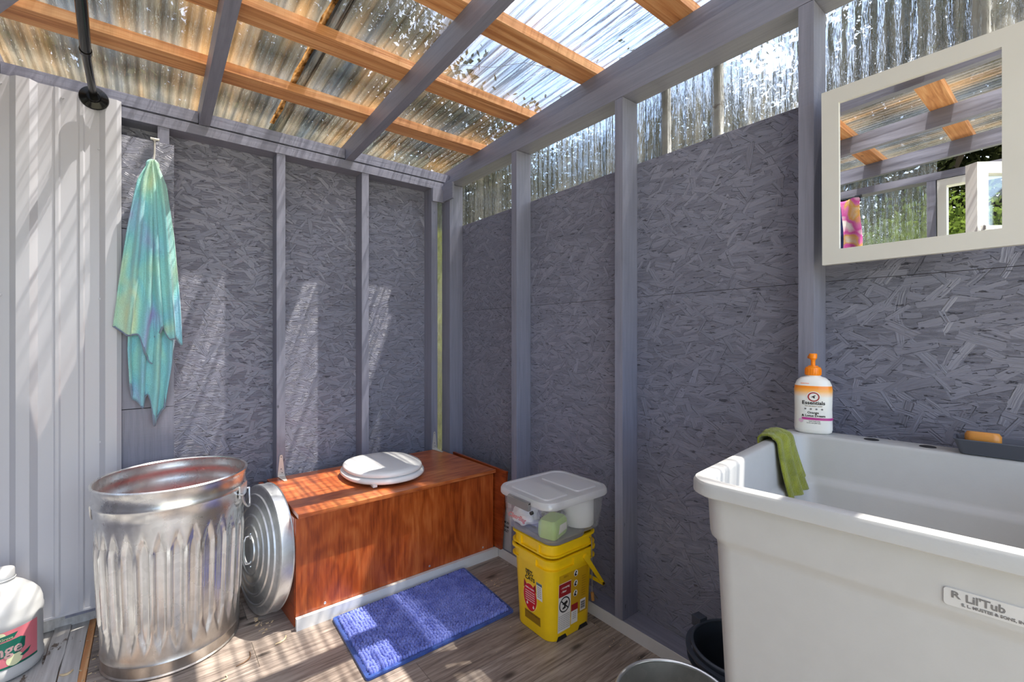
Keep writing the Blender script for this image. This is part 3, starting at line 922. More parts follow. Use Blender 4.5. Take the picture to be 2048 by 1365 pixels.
def hinge(x, zt):
    up = [(-0.0155, 0.0), (0.0155, 0.0), (0.0062, 0.092), (0.0045, 0.098), (-0.0045, 0.098), (-0.0062, 0.092)]
    bm = bmesh.new()
    prism(bm, up, frame((x - .88, 2.3385 - 2.07, zt + .003), (1, 0, 0), (0, 0, 1)), 0, 0.0018)
    dn = [(-0.0155, 0.0), (0.0155, 0.0), (0.0062, 0.088), (-0.0062, 0.088)]
    prism(bm, dn, frame((x - .88, 2.334 - 2.07, zt + .0005), (1, 0, 0), (0.0, -1, 0)), -0.0018, 0)
    tube(bm, [(x - .88 - 0.0155, 2.335 - 2.07, zt + .003), (x - .88 + 0.0155, 2.335 - 2.07, zt + .003)], 0.0028, 8)
    h = obj('hinge', bm, CREAMMETAL, bx)
    for dz in (0.012, 0.03, 0.086):
        t2 = bmesh.new(); lathe(t2, [(0.0001, .0004), (.0022, .0003), (.0024, 0)], 8)
        tb = bmesh.new(); merge(tb, t2, frame((x - .88 + 0.004 * (dz < .02), 2.3365 - 2.07, zt + dz + .005), (1, 0, 0), (0, 0, 1)))
        obj('screw_hole', tb, INK, h)
hinge(0.484, 0.431)
hinge(1.292, 0.4345)

# toilet seat resting on the lid: ring, lid, bumpers, hinge caps
seat = thing('toilet', 'white gloss toilet seat with closed lid, on the stained box', 'toilet seat', (0.868, 2.065, 0.434))
def egg(w, l, z, n=56, dz=0.0):
    pts = []
    for i in range(n):
        a = 2 * PI * i / n
        c, s_ = math.cos(a), math.sin(a)
        # rounded front (-Y), flatter shoulders at the hinge end (+Y)
        k = 1.0 if s_ < 0 else 0.62
        x = w / 2 * math.copysign(abs(c) ** (0.95 if s_ < 0 else 0.72), c)
        yy = l * 0.5 * math.copysign(abs(s_) ** (0.98 if s_ < 0 else 0.75), s_)
        pts.append((x * (1 - 0.13 * max(0, s_) ** 2), yy, z))
    return pts
def egg_loft(bm, w, l, spec, cap0=True, cap1=True):
    loft(bm, [egg(w - 2 * i, l - 2 * i, z) for i, z in spec], cap0, cap1)
bm = bmesh.new()
egg_loft(bm, 0.365, 0.425, [(0.02, 0.010), (0.006, 0.012), (0.0, 0.019), (0.002, 0.028), (0.008, 0.033), (0.05, 0.034)])
obj('seat_ring', bm, WHITE_GLOSS, seat, 'all')
bm = bmesh.new()
R = loft(bm, [egg(0.345 - 2 * i, 0.40 - 2 * i, z) for i, z in [(0.02, 0.0365), (0.004, 0.0375), (0.0, 0.043), (0.002, 0.052), (0.009, 0.0575), (0.03, 0.061), (0.08, 0.064), (0.13, 0.065), (0.165, 0.0655)]], True, True)
obj('seat_lid', bm, WHITE_GLOSS, seat, 'all')
for x, yy in ((-0.10, -0.13), (0.10, -0.13), (-0.12, 0.10), (0.12, 0.10)):
    bxo('bumper', (x - .012, x + .012, yy - .008, yy + .008, 0.001, 0.0125), VINYL, seat, 0.002)
bxo('front_tab', (-0.118, -0.10, -0.175, -0.158, 0.004, 0.014), VINYL, seat, 0.003)
for x in (-0.075, 0.075):
    bm = bmesh.new(); tube(bm, [(x - .022, 0.20, 0.024), (x + .022, 0.20, 0.024)], 0.012, 12); box(bm, x - .02, x + .02, 0.188, 0.214, 0.001, 0.022, 0.003)
    obj('seat_hinge', bm, VINYL, seat, True)

# plywood offcut between the box and the right wall
bm = bmesh.new()
hexa(bm, [(1.340, 1.768, 0.046), (1.352, 1.768, 0.046), (1.352, 2.21, 0.046), (1.340, 2.21, 0.046),
          (1.3385, 1.722, 0.437), (1.3505, 1.722, 0.437), (1.3505, 2.21, 0.437), (1.3385, 2.21, 0.437)])
bevel(bm, 0.001)
tag(obj('plywood_offcut', bm, STAIN_Y), 'thin red-brown plywood offcut stood on edge between the box and the right wall', 'board')

# ------------------------------------------------------------------ galvanised bin, its lid and the red bag inside
CX, CY = 0.0715, 2.018
can = thing('trash_can', 'tall ribbed galvanised steel trash can, open at the top', 'trash can', (CX, CY, 0))
NR = 30
SEG = NR * 10
def can_r(z):
    return 0.1955 + (0.2195 - 0.1955) * z / 0.6
def can_ring(z, off=0.0, ribs=True):
    pts = []
    for i in range(SEG):
        a = 2 * PI * i / SEG
        ph = (i % 10) / 10 - 0.5
        d = 0.0
        if ribs:
            zt = 0.462 - abs(ph) * 0.13
            zb = 0.085 + abs(ph) * 0.13
            if zb < z < zt:
                e = min(1.0, (zt - z) / 0.018, (z - zb) / 0.018)
                d = -0.0075 * e * max(0.0, min(1.0, (0.42 - abs(ph)) / 0.16)) + 0.0045 * e * (abs(ph) > 0.32)
        r = can_r(z) + off + d
        pts.append((r * math.cos(a), r * math.sin(a), z))
    return pts
bm = bmesh.new()
spec = [(0.0, -0.004), (0.0, 0.001), (0.006, 0.004), (0.010, 0.0), (0.040, 0.0), (0.046, 0.003), (0.052, 0.0), (0.066, 0.0)]
zz = [0.08 + 0.02 * k * 1.0 for k in range(20)] + [0.478, 0.50]
rings = [can_ring(z, o_) for z, o_ in spec] + [can_ring(z) for z in zz]
rings += [can_ring(z, o_) for z, o_ in [(0.528, 0.0), (0.534, 0.0035), (0.541, 0.0045), (0.548, 0.002), (0.556, 0.0), (0.575, 0.0), (0.585, 0.003), (0.592, 0.005)]]
# rolled rim and the inside wall
rings += [can_ring(0.598, 0.006, False), can_ring(0.602, 0.002, False), can_ring(0.598, -0.002, False)]
rings += [can_ring(z, o_ - 0.0022) for z, o_ in [(0.588, 0.0015), (0.575, -0.001), (0.556, -0.001), (0.541, 0.003), (0.528, -0.001), (0.50, -0.001), (0.478, -0.001)]]
rings += [can_ring(z, -0.0022) for z in reversed(zz[:-2])] + [can_ring(0.03, -0.003, False)]
loft(bm, rings, True, True)
obj('can_body', bm, GALV, can, True)
def can_handle(a):
    p = bmesh.new()
    rr = can_r(0.5) + 0.001
    t = bmesh.new(); box(t, -0.0015, 0.004, -0.038, 0.038, -0.022, 0.022, 0.002)
    merge(p, t, Matrix.Rotation(a, 4, 'Z') @ Matrix.Translation((rr + 0.001, 0, 0.522)))
    o_ = obj('handle_bracket', p, GALV_LID, can)
    h = bmesh.new()
    pts = []
    for k in range(13):
        q = k / 12
        pts.append(Vector((rr + 0.012 + 0.010 * math.sin(PI * q), (q - 0.5) * 0.085, 0.515 - 0.055 * math.sin(PI * q) ** 0.6)))
    tube(h, [Matrix.Rotation(a, 4, 'Z') @ p_ for p_ in pts], 0.0035, 8)
    for s_ in (-1, 1):
        tube(h, [Matrix.Rotation(a, 4, 'Z') @ Vector((rr - .002, s_ * 0.036, 0.515)), Matrix.Rotation(a, 4, 'Z') @ Vector((rr + .013, s_ * 0.0425, 0.515))], 0.0035, 6)
    obj('handle', h, CHROME, can, True)
can_handle(math.radians(-24))
can_handle(math.radians(156))
# unseen red bag, added for its reflection on the inside wall
bm = bmesh.new()
bmesh.ops.create_icosphere(bm, subdivisions=4, radius=1.0)
for v in bm.verts:
    d = 1 + 0.12 * mnoise.noise(v.co * 2.3) + 0.05 * mnoise.noise(v.co * 7)
    v.co = Vector((v.co.x * 0.172 * d, v.co.y * 0.172 * d, max(-0.11, v.co.z * 0.13 * d)))
o = obj('reflection_bag', bm, REDBAG, None, 'all')
o.location = (CX, CY, 0.240)
tag(o, 'bright red plastic bag added inside the galvanised trash can for its red reflection', 'bag')

# lid standing on edge against the box
LR = 0.243
lidt = thing('round_can_cover', 'round galvanised can lid stood on edge between can and box', 'lid', (0.338, 2.045, 0.0))
prof = [(0.0001, 0.030), (0.05, 0.0305), (0.052, 0.034), (0.058, 0.034), (0.060, 0.030), (0.085, 0.028), (0.088, 0.031), (0.094, 0.031), (0.097, 0.027),
        (0.122, 0.024), (0.125, 0.027), (0.131, 0.027), (0.134, 0.023), (0.160, 0.019), (0.163, 0.022), (0.169, 0.022), (0.172, 0.017), (0.198, 0.013), (0.201, 0.016), (0.207, 0.015), (0.21, 0.010),
        (0.232, 0.004), (0.238, 0.004), (0.2425, 0.001), (0.243, -0.004), (0.2425, -0.040), (0.2455, -0.043), (0.2425, -0.046), (0.240, -0.043), (0.2395, -0.005), (0.20, 0.008), (0.0001, 0.024)]
ML = Matrix.Translation((0.0, 0.0, LR + 0.002)) @ Matrix.Rotation(math.radians(9), 4, 'Z') @ Matrix.Rotation(math.radians(4.5), 4, 'Y') @ Matrix.Rotation(math.radians(-90), 4, 'Y')
t = lathe(bmesh.new(), prof, 96)
bm = bmesh.new(); merge(bm, t, ML)
obj('lid_disc', bm, GALV_LID, lidt, True)
t = bmesh.new()
tube(t, [(-0.05, 0, 0.031), (-0.048, 0, 0.05), (-0.03, 0, 0.058), (0.03, 0, 0.058), (0.048, 0, 0.05), (0.05, 0, 0.031)], 0.005, 8)
box(t, -0.062, -0.04, -0.014, 0.014, 0.0295, 0.034, 0.001); box(t, 0.04, 0.062, -0.014, 0.014, 0.0295, 0.034, 0.001)
bm = bmesh.new(); merge(bm, t, ML @ Matrix.Rotation(0.25, 4, 'Z') @ Matrix.Diagonal((1, 1, 0.75, 1)) @ Matrix.Translation((0, 0, 0.008)))
obj('lid_handle', bm, CHROME, lidt, True)

# ------------------------------------------------------------------ white jug with the pink label
jug = thing('jug', 'white plastic jug with a pink and green label on the floor, at the left edge', 'jug', (-0.378, 2.194, 0.0))
bm = bmesh.new()
prof = [(0.0001, 0.004), (0.078, 0.004), (0.090, 0.0), (0.097, 0.006), (0.101, 0.018), (0.101, 0.034), (0.0985, 0.040), (0.0985, 0.164), (0.1005, 0.169), (0.1008, 0.184), (0.0985, 0.190), (0.098, 0.208), (0.092, 0.230), (0.078, 0.250), (0.056, 0.272), (0.036, 0.288), (0.029, 0.295), (0.029, 0.303)]
lathe(bm, prof, 64, False, True)
obj('jug_body', bm, HDPE, jug, 'all')
bm = bmesh.new(); lathe(bm, [(0.032, 0.296), (0.0335, 0.298), (0.0335, 0.322), (0.032, 0.3255), (0.0001, 0.3262)], 40, True, False)
lathe(bm, [(0.0345, 0.296), (0.036, 0.2975), (0.0345, 0.299)], 40)
obj('cap', bm, VINYL, jug, True)
bm = bmesh.new()
hs = []
for k in range(9):
    q = k / 8
    hs.append((-0.075 - 0.03 * math.sin(PI * q), -0.0, 0.185 + 0.085 * q))
tube(bm, hs, 0.012, 10)
obj('handle', bm, HDPE, jug, True)
def bend(o, R, a0):
    # mesh built flat: x along the wall, z up, y out of the face -> bent on a cylinder of radius R centred on local origin
    for v in o.data.vertices:
        a = a0 + v.co.x / R
        r = R + v.co.y
        v.co = Vector((r * math.cos(a), r * math.sin(a), v.co.z))
def band(name, x0, x1, z0, z1, mat, parent, R, a0, off=0.0, n=24, ztop=None):
    bm = bmesh.new()
    grid(bm, n, 1, lambda u, v: (x0 + (x1 - x0) * u, off, z0 + (z1 - z0) * v))
    o_ = obj(name, bm, mat, parent, 'all'); bend(o_, R, a0); return o_
def btext(name, s, size, x, z, mat, parent, R, a0, off, sx=1.0, ext=0.0002, align='CENTER', shear=0.0):
    o_ = text(name, s, size, frame((x, off, z), (1, 0, 0), (0, 0, 1)), mat, parent, ext, sx, align, shear=shear)
    # the frame's outward side is -Y; flip so the print faces out when bent
    for v in o_.data.vertices:
        v.co.y = off + abs(v.co.y - off)
    bend(o_, R, a0); return o_
def bpoly(name, poly, z, mat, parent, R, a0, off):
    bm = bmesh.new()
    bm.faces.new([bm.verts.new((x, off, z + yy)) for x, yy in poly])
    bmesh.ops.triangulate(bm, faces=bm.faces)
    lo_, hi_ = min(p[0] for p in poly), max(p[0] for p in poly)
    k = lo_ + 0.006
    while k < hi_:       # cut into narrow strips so that the print follows the curve
        bmesh.ops.bisect_plane(bm, geom=bm.verts[:] + bm.edges[:] + bm.faces[:], plane_co=(k, 0, 0), plane_no=(1, 0, 0))
        k += 0.006
    o_ = obj(name, bm, mat, parent); bend(o_, R, a0); return o_
RJ, A0 = 0.0985, math.radians(-90)
lab = band('label', -0.20, 0.112, 0.044, 0.161, PINKLAB, jug, RJ, A0, 0.0006)
band('label_edge', -0.20, 0.112, 0.044, 0.051, GREENINK, jug, RJ, A0, 0.001)
gx = 0.025
bpoly('lettering_backing', [(-0.12, -0.022), (0.060, -0.018), (0.072, -0.006), (0.074, 0.022), (0.062, 0.030), (-0.12, 0.024)], 0.100, GREENINK, jug, RJ, A0, 0.0011)
btext('lettering', 'Orange', 0.047, 0.066, 0.101, PINKINK, jug, RJ, A0, 0.0014, 0.95, align='RIGHT')
bpoly('leaf_print', [(0.06, 0.0), (0.072, 0.006), (0.090, 0.014), (0.082, 0.0), (0.068, -0.006)], 0.070, GREENINK, jug, RJ, A0, 0.0011)
bpoly('fruit_print', disc(0.019, 18, 0.048, 0), 0.066, CREAMINK, jug, RJ, A0, 0.0010)
bpoly('banner_print', [(-0.06, -0.004), (0.046, 0.004), (0.056, 0.020), (-0.06, 0.014)], 0.130, GREENINK, jug, RJ, A0, 0.001)
btext('banner_lettering', 'Natural Grove', 0.011, 0.012, 0.138, CREAMINK, jug, RJ, A0, 0.0014)
bpoly('citrus_slice_print', disc(0.013, 16, 0.016, 0), 0.147, CREAMINK, jug, RJ, A0, 0.0009)

# ------------------------------------------------------------------ bath mat
mat_o = thing('bath_mat', 'blue chenille bath mat on the plank floor in front of the box', 'mat', (0.842, 1.605, 0.0))
corner = {'bl': (0.547, 1.789), 'br': (1.150, 1.797), 'fl': (0.533, 1.398), 'fr': (1.124, 1.391)}
def mp(u, v, z):
    c = [Vector(corner[k]) for k in ('fl', 'fr', 'br', 'bl')]
    p = (c[0] * (1 - u) + c[1] * u) * (1 - v) + (c[3] * (1 - u) + c[2] * u) * v
    return (p.x - 0.842, p.y - 1.605, z)
bm = bmesh.new()
out = [(0.0, 0.0), (1, 0), (1, 1), (0, 1)]
def matring(ins, z):
    r = 0.02
    pts = []
    for (cu, cv, a0) in ((1, 1, 0), (0, 1, PI / 2), (0, 0, PI), (1, 0, 1.5 * PI)):
        for k in range(5):
            a = a0 + PI / 2 * k / 4
            pu = (1 - r if cu else r) + (r - ins * 1.0) * math.cos(a)
            pv = (1 - r * 1.5 if cv else r * 1.5) + (r - ins * 1.0) * 1.5 * math.sin(a)
            pts.append(mp(pu, pv, z))
    return pts
loft(bm, [matring(0.003, 0.0005), matring(0.0, 0.004), matring(0.002, 0.010), matring(0.012, 0.011), matring(0.016, 0.008)])
obj('mat_backing', bm, MATBASE, mat_o, True)
bm = bmesh.new()
NU, NV = 54, 38
for j in range(NV):
    for i in range(NU):
        u = 0.028 + 0.944 * (i + 0.5) / NU + random.uniform(-0.0022, 0.0022)
        v = 0.04 + 0.92 * (j + 0.5) / NV + random.uniform(-0.004, 0.004)
        c = Vector(mp(u, v, 0.007))
        rx = 0.0060 * random.uniform(0.85, 1.15); ry = 0.0056 * random.uniform(0.85, 1.1); h = 0.015 * random.uniform(0.8, 1.15)
        lean = Vector((random.uniform(-.002, .002), random.uniform(-.002, .002), 0))
        r0 = [bm.verts.new(c + Vector((rx * math.cos(k * PI / 3), ry * math.sin(k * PI / 3), 0))) for k in range(6)]
        r1 = [bm.verts.new(c + lean + Vector((rx * 0.8 * math.cos(k * PI / 3), ry * 0.8 * math.sin(k * PI / 3), h * 0.7))) for k in range(6)]
        tp = bm.verts.new(c + lean + Vector((0, 0, h)))
        for k in range(6):
            bm.faces.new((r0[k], r0[(k + 1) % 6], r1[(k + 1) % 6], r1[k]))
            bm.faces.new((r1[k], r1[(k + 1) % 6], tp))
obj('pile', bm, PILE, mat_o, 'all', kind='stuff')

# ------------------------------------------------------------------ yellow pails
PX, PY = 1.210, 1.262
def pail_sec(w, d, z, r=0.045, n=6):
    return rrect(w, d, r, z, n)
low = thing('yellow_pail', 'printed yellow plastic pail on the floor, lower of the two nested pails', 'pail', (PX, PY, 0))
bm = bmesh.new()
rings = []
def flat_bottom(z0):
    # bottom edge with small notches on the right-hand face (y = -d/2)
    return z0
W0, D0, W1, D1 = 0.212, 0.200, 0.236, 0.222
def wd(z):
    q = z / 0.30
    return W0 + (W1 - W0) * q, D0 + (D1 - D0) * q
def prow(z, off=0.0, n=6):
    w, d = wd(z)
    return rrect(w + 2 * off, d + 2 * off, 0.042, z, n)
rings = [prow(0.001, -0.012), prow(0.001, -0.001), prow(0.006, 0.0)]
rings += [prow(z) for z in (0.05, 0.15, 0.24)]
rings += [prow(0.258, 0.0), prow(0.2585, 0.0095), prow(0.2625, 0.0095), prow(0.263, 0.002), prow(0.289, 0.002), prow(0.2895, 0.0095), prow(0.2965, 0.0095), prow(0.299, 0.006), prow(0.299, 0.001)]
rings += [prow(0.24, -0.003), prow(0.02, -0.004)]
loft(bm, rings, True, True)
obj('pail_body', bm, YELLOW, low, True)
def rim_tabs(parent, z0, z1, offr, span):
    # flat webs joining the two flanges of the rim
    w, d = wd(0.28)
    for cx_, sx_ in span:
        bm = bmesh.new()
        if cx_ == 'x':
            box(bm, -w / 2 - 0.0095, -w / 2 + 0.001, sx_[0], sx_[1], z0, z1, 0.001)
        else:
            box(bm, sx_[0], sx_[1], -d / 2 - 0.0095, -d / 2 + 0.001, z0, z1, 0.001)
        obj('rim_web', bm, YELLOW, parent)
rim_tabs(low, 0.2626, 0.2894, 0.0095, [('x', (-0.040, 0.055)), ('y', (-0.012, 0.075))])
# notches in the foot, right-hand face
for a in (-0.055, 0.055):
    bm = bmesh.new()
    prism(bm, [(-0.026, 0.0), (0.026, 0.0), (0.018, 0.015), (-0.018, 0.015)], frame((a, -D0 / 2 - 0.0003, 0.0012), (1, 0, 0), (0, 0, 1)), 0, 0.0012)
    obj('foot_notch', bm, INK, low)
# bail handle, swung down to the right
bm = bmesh.new()
yd = D1 / 2 + 0.012
for s_ in (-1, 1):
    t = bmesh.new()
    prism(t, [(-0.008, -0.009), (0.012, -0.009), (0.165, -0.006), (0.168, 0.006), (0.012, 0.009), (-0.008, 0.009)], Matrix.Identity(4), -0.003, 0.003)
    for k in range(1):
        pass
    merge(bm, t, frame((0.046, s_ * yd, 0.274), (0.60, 0, -0.80), (0.80, 0, 0.60)))
    tube(bm, [(0.046, s_ * (yd - 0.004), 0.274), (0.046, s_ * (yd + 0.005), 0.274)], 0.011, 14)
tt = bmesh.new(); box(tt, -0.006, 0.006, -yd - 0.003, yd + 0.003, -0.006, 0.006, 0.003)
merge(bm, tt, Matrix.Translation((0.046 + 0.60 * 0.162, 0, 0.274 - 0.80 * 0.162)) @ Matrix.Rotation(0.6, 4, 'Y'))
obj('bail_handle', bm, YELLOW, low, True)
# printing: face towards -X
tl = math.atan2((W1 - W0) / 2, 0.30)
MX = frame((-W0 / 2 - 0.0002, 0, 0.0), (0, -1, 0), (-math.sin(tl), 0, math.cos(tl)))
MX2 = lambda x, y: MX @ Matrix.Translation((x, y, 0))
def facing_out(M, d):
    return M
# MX z axis = x cross y
zx = (MX.to_3x3() @ Vector((0, 0, 1)))
FLIP = 1 if zx.x < 0 else -1
def pl_flat(name, poly, mat, off, M=MX, sgn=None):
    sg = FLIP if sgn is None else sgn
    bm = bmesh.new(); prism(bm, poly, M, sg * off, sg * (off + 0.0004)); return obj(name, bm, mat, low)
def pl_text(name, s, size, x, y, mat, off=0.0016, M=MX, sgn=None, sx=1.0, align='CENTER', shear=0.0):
    sg = FLIP if sgn is None else sgn
    return text(name, s, size, M @ Matrix.Translation((x, y, sg * off)), mat, low, 0.0002, sx, align, shear=shear)
pl_text('lettering', 'NEW', 0.0125, -0.008, 0.222, INK, sx=1.3)
pl_text('lettering', 'TIDY', 0.0155, -0.006, 0.210, INK, sx=1.25)
pl_text('lettering', 'CATS', 0.0185, -0.004, 0.195, INK, sx=1.2)
pear = []
for k in range(36):
    a = 2 * PI * k / 36
    pear.append((0.036 * math.cos(a) * (1.0 + 0.05 * math.sin(a)), 0.050 * math.sin(a)))
pl_flat('red_badge', [(x - 0.006, yy + 0.125) for x, yy in pear], REDINK, 0.0012)
pl_flat('red_badge_halo', [(x * 1.09 - 0.006, yy * 1.07 + 0.125) for x, yy in pear], simple('pale_yellow_print', lin(244, 214, 96), 0.4), 0.0004)
for sx_ in (-1, 1):
    pl_flat('ear_print', [(-0.006 + sx_ * 0.034, 0.152), (-0.006 + sx_ * 0.018, 0.168), (-0.006 + sx_ * 0.031, 0.184)], DKRED, 0.0012)
pl_text('badge_lettering', 'FREE & CLEAN', 0.0075, -0.006, 0.158, WHITEINK, 0.0018)
for k in range(5):
    pl_text('badge_lettering', 'unscented clay formula', 0.0055, -0.006, 0.146 - 0.0085 * k, WHITEINK, 0.0018)
for k, (xx, yy) in enumerate(((-0.022, 0.100), (0.012, 0.094))):
    pl_flat('drop_print', [(xx, yy + 0.008), (xx + 0.005, yy - 0.002), (xx, yy - 0.006), (xx - 0.005, yy - 0.002)], WHITEINK, 0.0016)
pl_flat('white_panel_print', rect(0.030, 0.062, 0.046, 0.168), WHITEINK, 0.0008)
pl_flat('panel_heading_print', rect(0.030, 0.010, 0.046, 0.194), simple('blue_grey_print', lin(120, 140, 150), 0.5), 0.0013)
pl_text('panel_lettering', 'GUARANTEE', 0.0048, 0.046, 0.194, INK, 0.0018)
for k in range(6):
    pl_text('panel_lettering', 'tight clumps', 0.0042, 0.046, 0.183 - 0.007 * k, GREYINK, 0.0014)
pl_flat('brown_panel_print', rect(0.085, 0.032, 0.004, 0.055), BROWNINK, 0.0006)
for k in range(4):
    pl_text('panel_lettering', 'net wt clumping litter for multiple cats', 0.0048, 0.004, 0.066 - 0.0072 * k, simple('deep_brown_print', lin(88, 62, 8), 0.5) if k == 0 else BROWNINK, 0.0012)
# printing: face towards -Y
tl2 = math.atan2((D1 - D0) / 2, 0.30)
MY = frame((0, -D0 / 2 - 0.0002, 0.0), (1, 0, 0), (0, -math.sin(tl2), math.cos(tl2)))
pl2 = lambda *a, **k: pl_flat(*a, M=MY, sgn=1, **k)
tx2 = lambda *a, **k: pl_text(*a, M=MY, sgn=1, **k)
pl2('brown_panel_print', rect(0.150, 0.170, 0.0, 0.150), simple('ochre_print', lin(206, 158, 6), 0.42), 0.0003)
pl2('side_panel_print', rect(0.062, 0.175, -0.046, 0.118), WHITEINK, 0.0008)
pl2('red_heading_print', rect(0.060, 0.046, -0.046, 0.181), DKRED, 0.0013)
tx2('heading_lettering', '- scooping', 0.0105, -0.046, 0.189, WHITEINK)
tx2('heading_lettering', '- litter', 0.0105, -0.052, 0.175, WHITEINK)
ringp = bmesh.new()
n = 32
for k in range(n):
    a, b = 2 * PI * k / n, 2 * PI * (k + 1) / n
    q = [(0.027, a), (0.027, b), (0.0225, b), (0.0225, a)]
    ringp.faces.new([ringp.verts.new(MY @ Vector((-0.046 + r * math.cos(t_), 0.126 + 1.05 * r * math.sin(t_), 0.0014))) for r, t_ in q])
obj('no_flush_ring', ringp, INK, low)
pl2('no_flush_bar', [(-0.064, 0.140), (-0.061, 0.1435), (-0.028, 0.112), (-0.031, 0.1085)], INK, 0.0016)
pl2('no_flush_symbol', [(-0.060, 0.130), (-0.034, 0.138), (-0.030, 0.130), (-0.042, 0.122), (-0.040, 0.112), (-0.056, 0.110), (-0.056, 0.116), (-0.048, 0.119), (-0.050, 0.126)], INK, 0.0012)
for k in range(8):
    tx2('panel_lettering', 'pour slowly and keep the bag closed', 0.0038, -0.046, 0.088 - 0.0068 * k, GREYINK, 0.0012)
tx2('panel_lettering', 'SIZE L', 0.009, -0.042, 0.226, BROWNINK, 0.001)
for k in range(3):
    yy = 0.222 - 0.037 * k
    pl2('pictogram', disc(0.0105, 14, 0.009, yy, 1.15), WHITEINK, 0.001)
    pl2('pictogram_mark', [(0.001, yy - 0.004), (0.010, yy + 0.010), (0.014, yy + 0.004), (0.008, yy), (0.014, yy - 0.008), (0.004, yy - 0.009)], INK, 0.0015)
pl2('lower_panel_print', rect(0.034, 0.060, 0.006, 0.068), WHITEINK, 0.0008)
pl2('red_heading_print', rect(0.034, 0.024, 0.006, 0.098), DKRED, 0.0012)
for k in range(4):
    tx2('panel_lettering', 'store dry', 0.0045, 0.006, 0.078 - 0.007 * k, GREYINK, 0.0012)
pl2('barcode_panel_print', rect(0.028, 0.042, 0.050, 0.092), WHITEINK, 0.0008)
for k in range(10):
    pl2('barcode_bar', rect(0.022, 0.0008 + 0.0007 * (k % 3), 0.050, 0.078 + 0.003 * k), INK, 0.0012)
for k in range(9):
    tx2('panel_lettering', 'how to use', 0.0042, 0.052, 0.200 - 0.009 * k, BROWNINK, 0.001)

# upper nested pail
up = thing('yellow_pail', 'yellow pail with wire bail nested in the printed pail, under the clear tote', 'pail', (PX, PY, 0.2995))
bm = bmesh.new()
def urow(z, off=0.0):
    return rrect(0.232 + 2 * off, 0.218 + 2 * off, 0.042, z, 6)
loft(bm, [urow(-0.22, -0.016), urow(-0.02, -0.006), urow(0.0, -0.003), urow(0.004, 0.0), urow(0.010, 0.0), urow(0.0105, 0.0095), urow(0.0145, 0.0095), urow(0.015, 0.002), urow(0.046, 0.002), urow(0.0465, 0.0095), urow(0.052, 0.0095), urow(0.054, 0.006), urow(0.054, 0.001), urow(0.03, -0.004), urow(-0.2, -0.018)], True, True)
obj('pail_body', bm, YELLOW, up, True)
for cx_ in ((-0.055, -0.045), (0.045, 0.055)):
    bxo('rim_web', (-0.125, -0.116, cx_[0], cx_[1], 0.0146, 0.0464), YELLOW, up, 0.001)
bm = bmesh.new()
pts = []
ys = -0.109 - 0.013
pv = 0.079
tube(bm, [(pv, ys + 0.012, 0.035), (pv, ys, 0.035), (pv + 0.001, ys, 0.02), (pv + 0.002, ys - 0.001, -0.10), (pv + 0.003, ys - 0.001, -0.165)], 0.0017, 6)
tube(bm, [(pv + 0.003, ys - 0.001, -0.165), (pv + 0.030, ys - 0.004, -0.20), (pv + 0.042, ys + 0.05, -0.20)], 0.0017, 6)
obj('wire_bail', bm, WIRE, up, True)
bm = bmesh.new(); tube(bm, [(pv + 0.003, ys - 0.001, -0.168), (pv + 0.006, ys - 0.002, -0.198)], 0.006, 10)
obj('bail_grip', bm, simple('tan_wooden_grip', lin(170, 120, 60), 0.5), up, True)
bm = bmesh.new()
loft(bm, [rrect(0.180, 0.232, 0.040, 0.0545, 6, -0.030, -0.004), rrect(0.188, 0.240, 0.044, 0.060, 6, -0.030, -0.004), rrect(0.188, 0.240, 0.044, 0.072, 6, -0.030, -0.004), rrect(0.180, 0.232, 0.040, 0.0755, 6, -0.030, -0.004)])
obj('flap_lid', bm, GREYLID, up, True, label='mid-grey plastic flap lid')

# clear tote on the pails
TZ = 0.3760
tote = thing('storage_tote', 'clear plastic storage tote with frosted lid, stacked on the yellow pails', 'storage box', (1.196, 1.246, TZ))
def trow(w, d, z, r=0.045):
    return rrect(w, d, r, z, 7)
bm = bmesh.new()
loft(bm, [trow(0.275, 0.235, 0.0, 0.05), trow(0.287, 0.247, 0.006, 0.05), trow(0.300, 0.258, 0.06), trow(0.308, 0.266, 0.118), trow(0.316, 0.274, 0.122), trow(0.316, 0.274, 0.130)], True, False)
tb = obj('tote_body', bm, FROST_BODY, tote, 'all')
bm = bmesh.new()
loft(bm, [trow(0.330, 0.290, 0.122, 0.055), trow(0.335, 0.295, 0.126, 0.056), trow(0.334, 0.294, 0.141, 0.056), trow(0.326, 0.286, 0.1475, 0.054), trow(0.306, 0.266, 0.148, 0.05), trow(0.300, 0.260, 0.144, 0.048), trow(0.30, 0.26, 0.1435, 0.045)], False, True)
tl_ = obj('tote_lid', bm, FROST_LID, tote, True)
for cy_, cx_ in ((0.0, -0.075), (0.0, 0.078)):
    bm = bmesh.new()
    loft(bm, [rrect(0.112, 0.205, 0.015, 0.1437, 4, cx_, cy_), rrect(0.106, 0.199, 0.014, 0.1475, 4, cx_, cy_)], False, True)
    obj('raised_panel', bm, FROST_LID, tl_)
bm = bmesh.new()
box(bm, -0.180, -0.167, -0.060, 0.055, 0.108, 0.134, 0.003); box(bm, -0.176, -0.158, -0.060, 0.055, 0.130, 0.137, 0.002)
lt = obj('latch', bm, GREYLID, tote, label='grey plastic latch')
bm = bmesh.new(); tube(bm, [(-0.168, -0.072, 0.106), (-0.178, -0.072, 0.105)], 0.006, 12)
obj('latch_pin', bm, INK, lt)
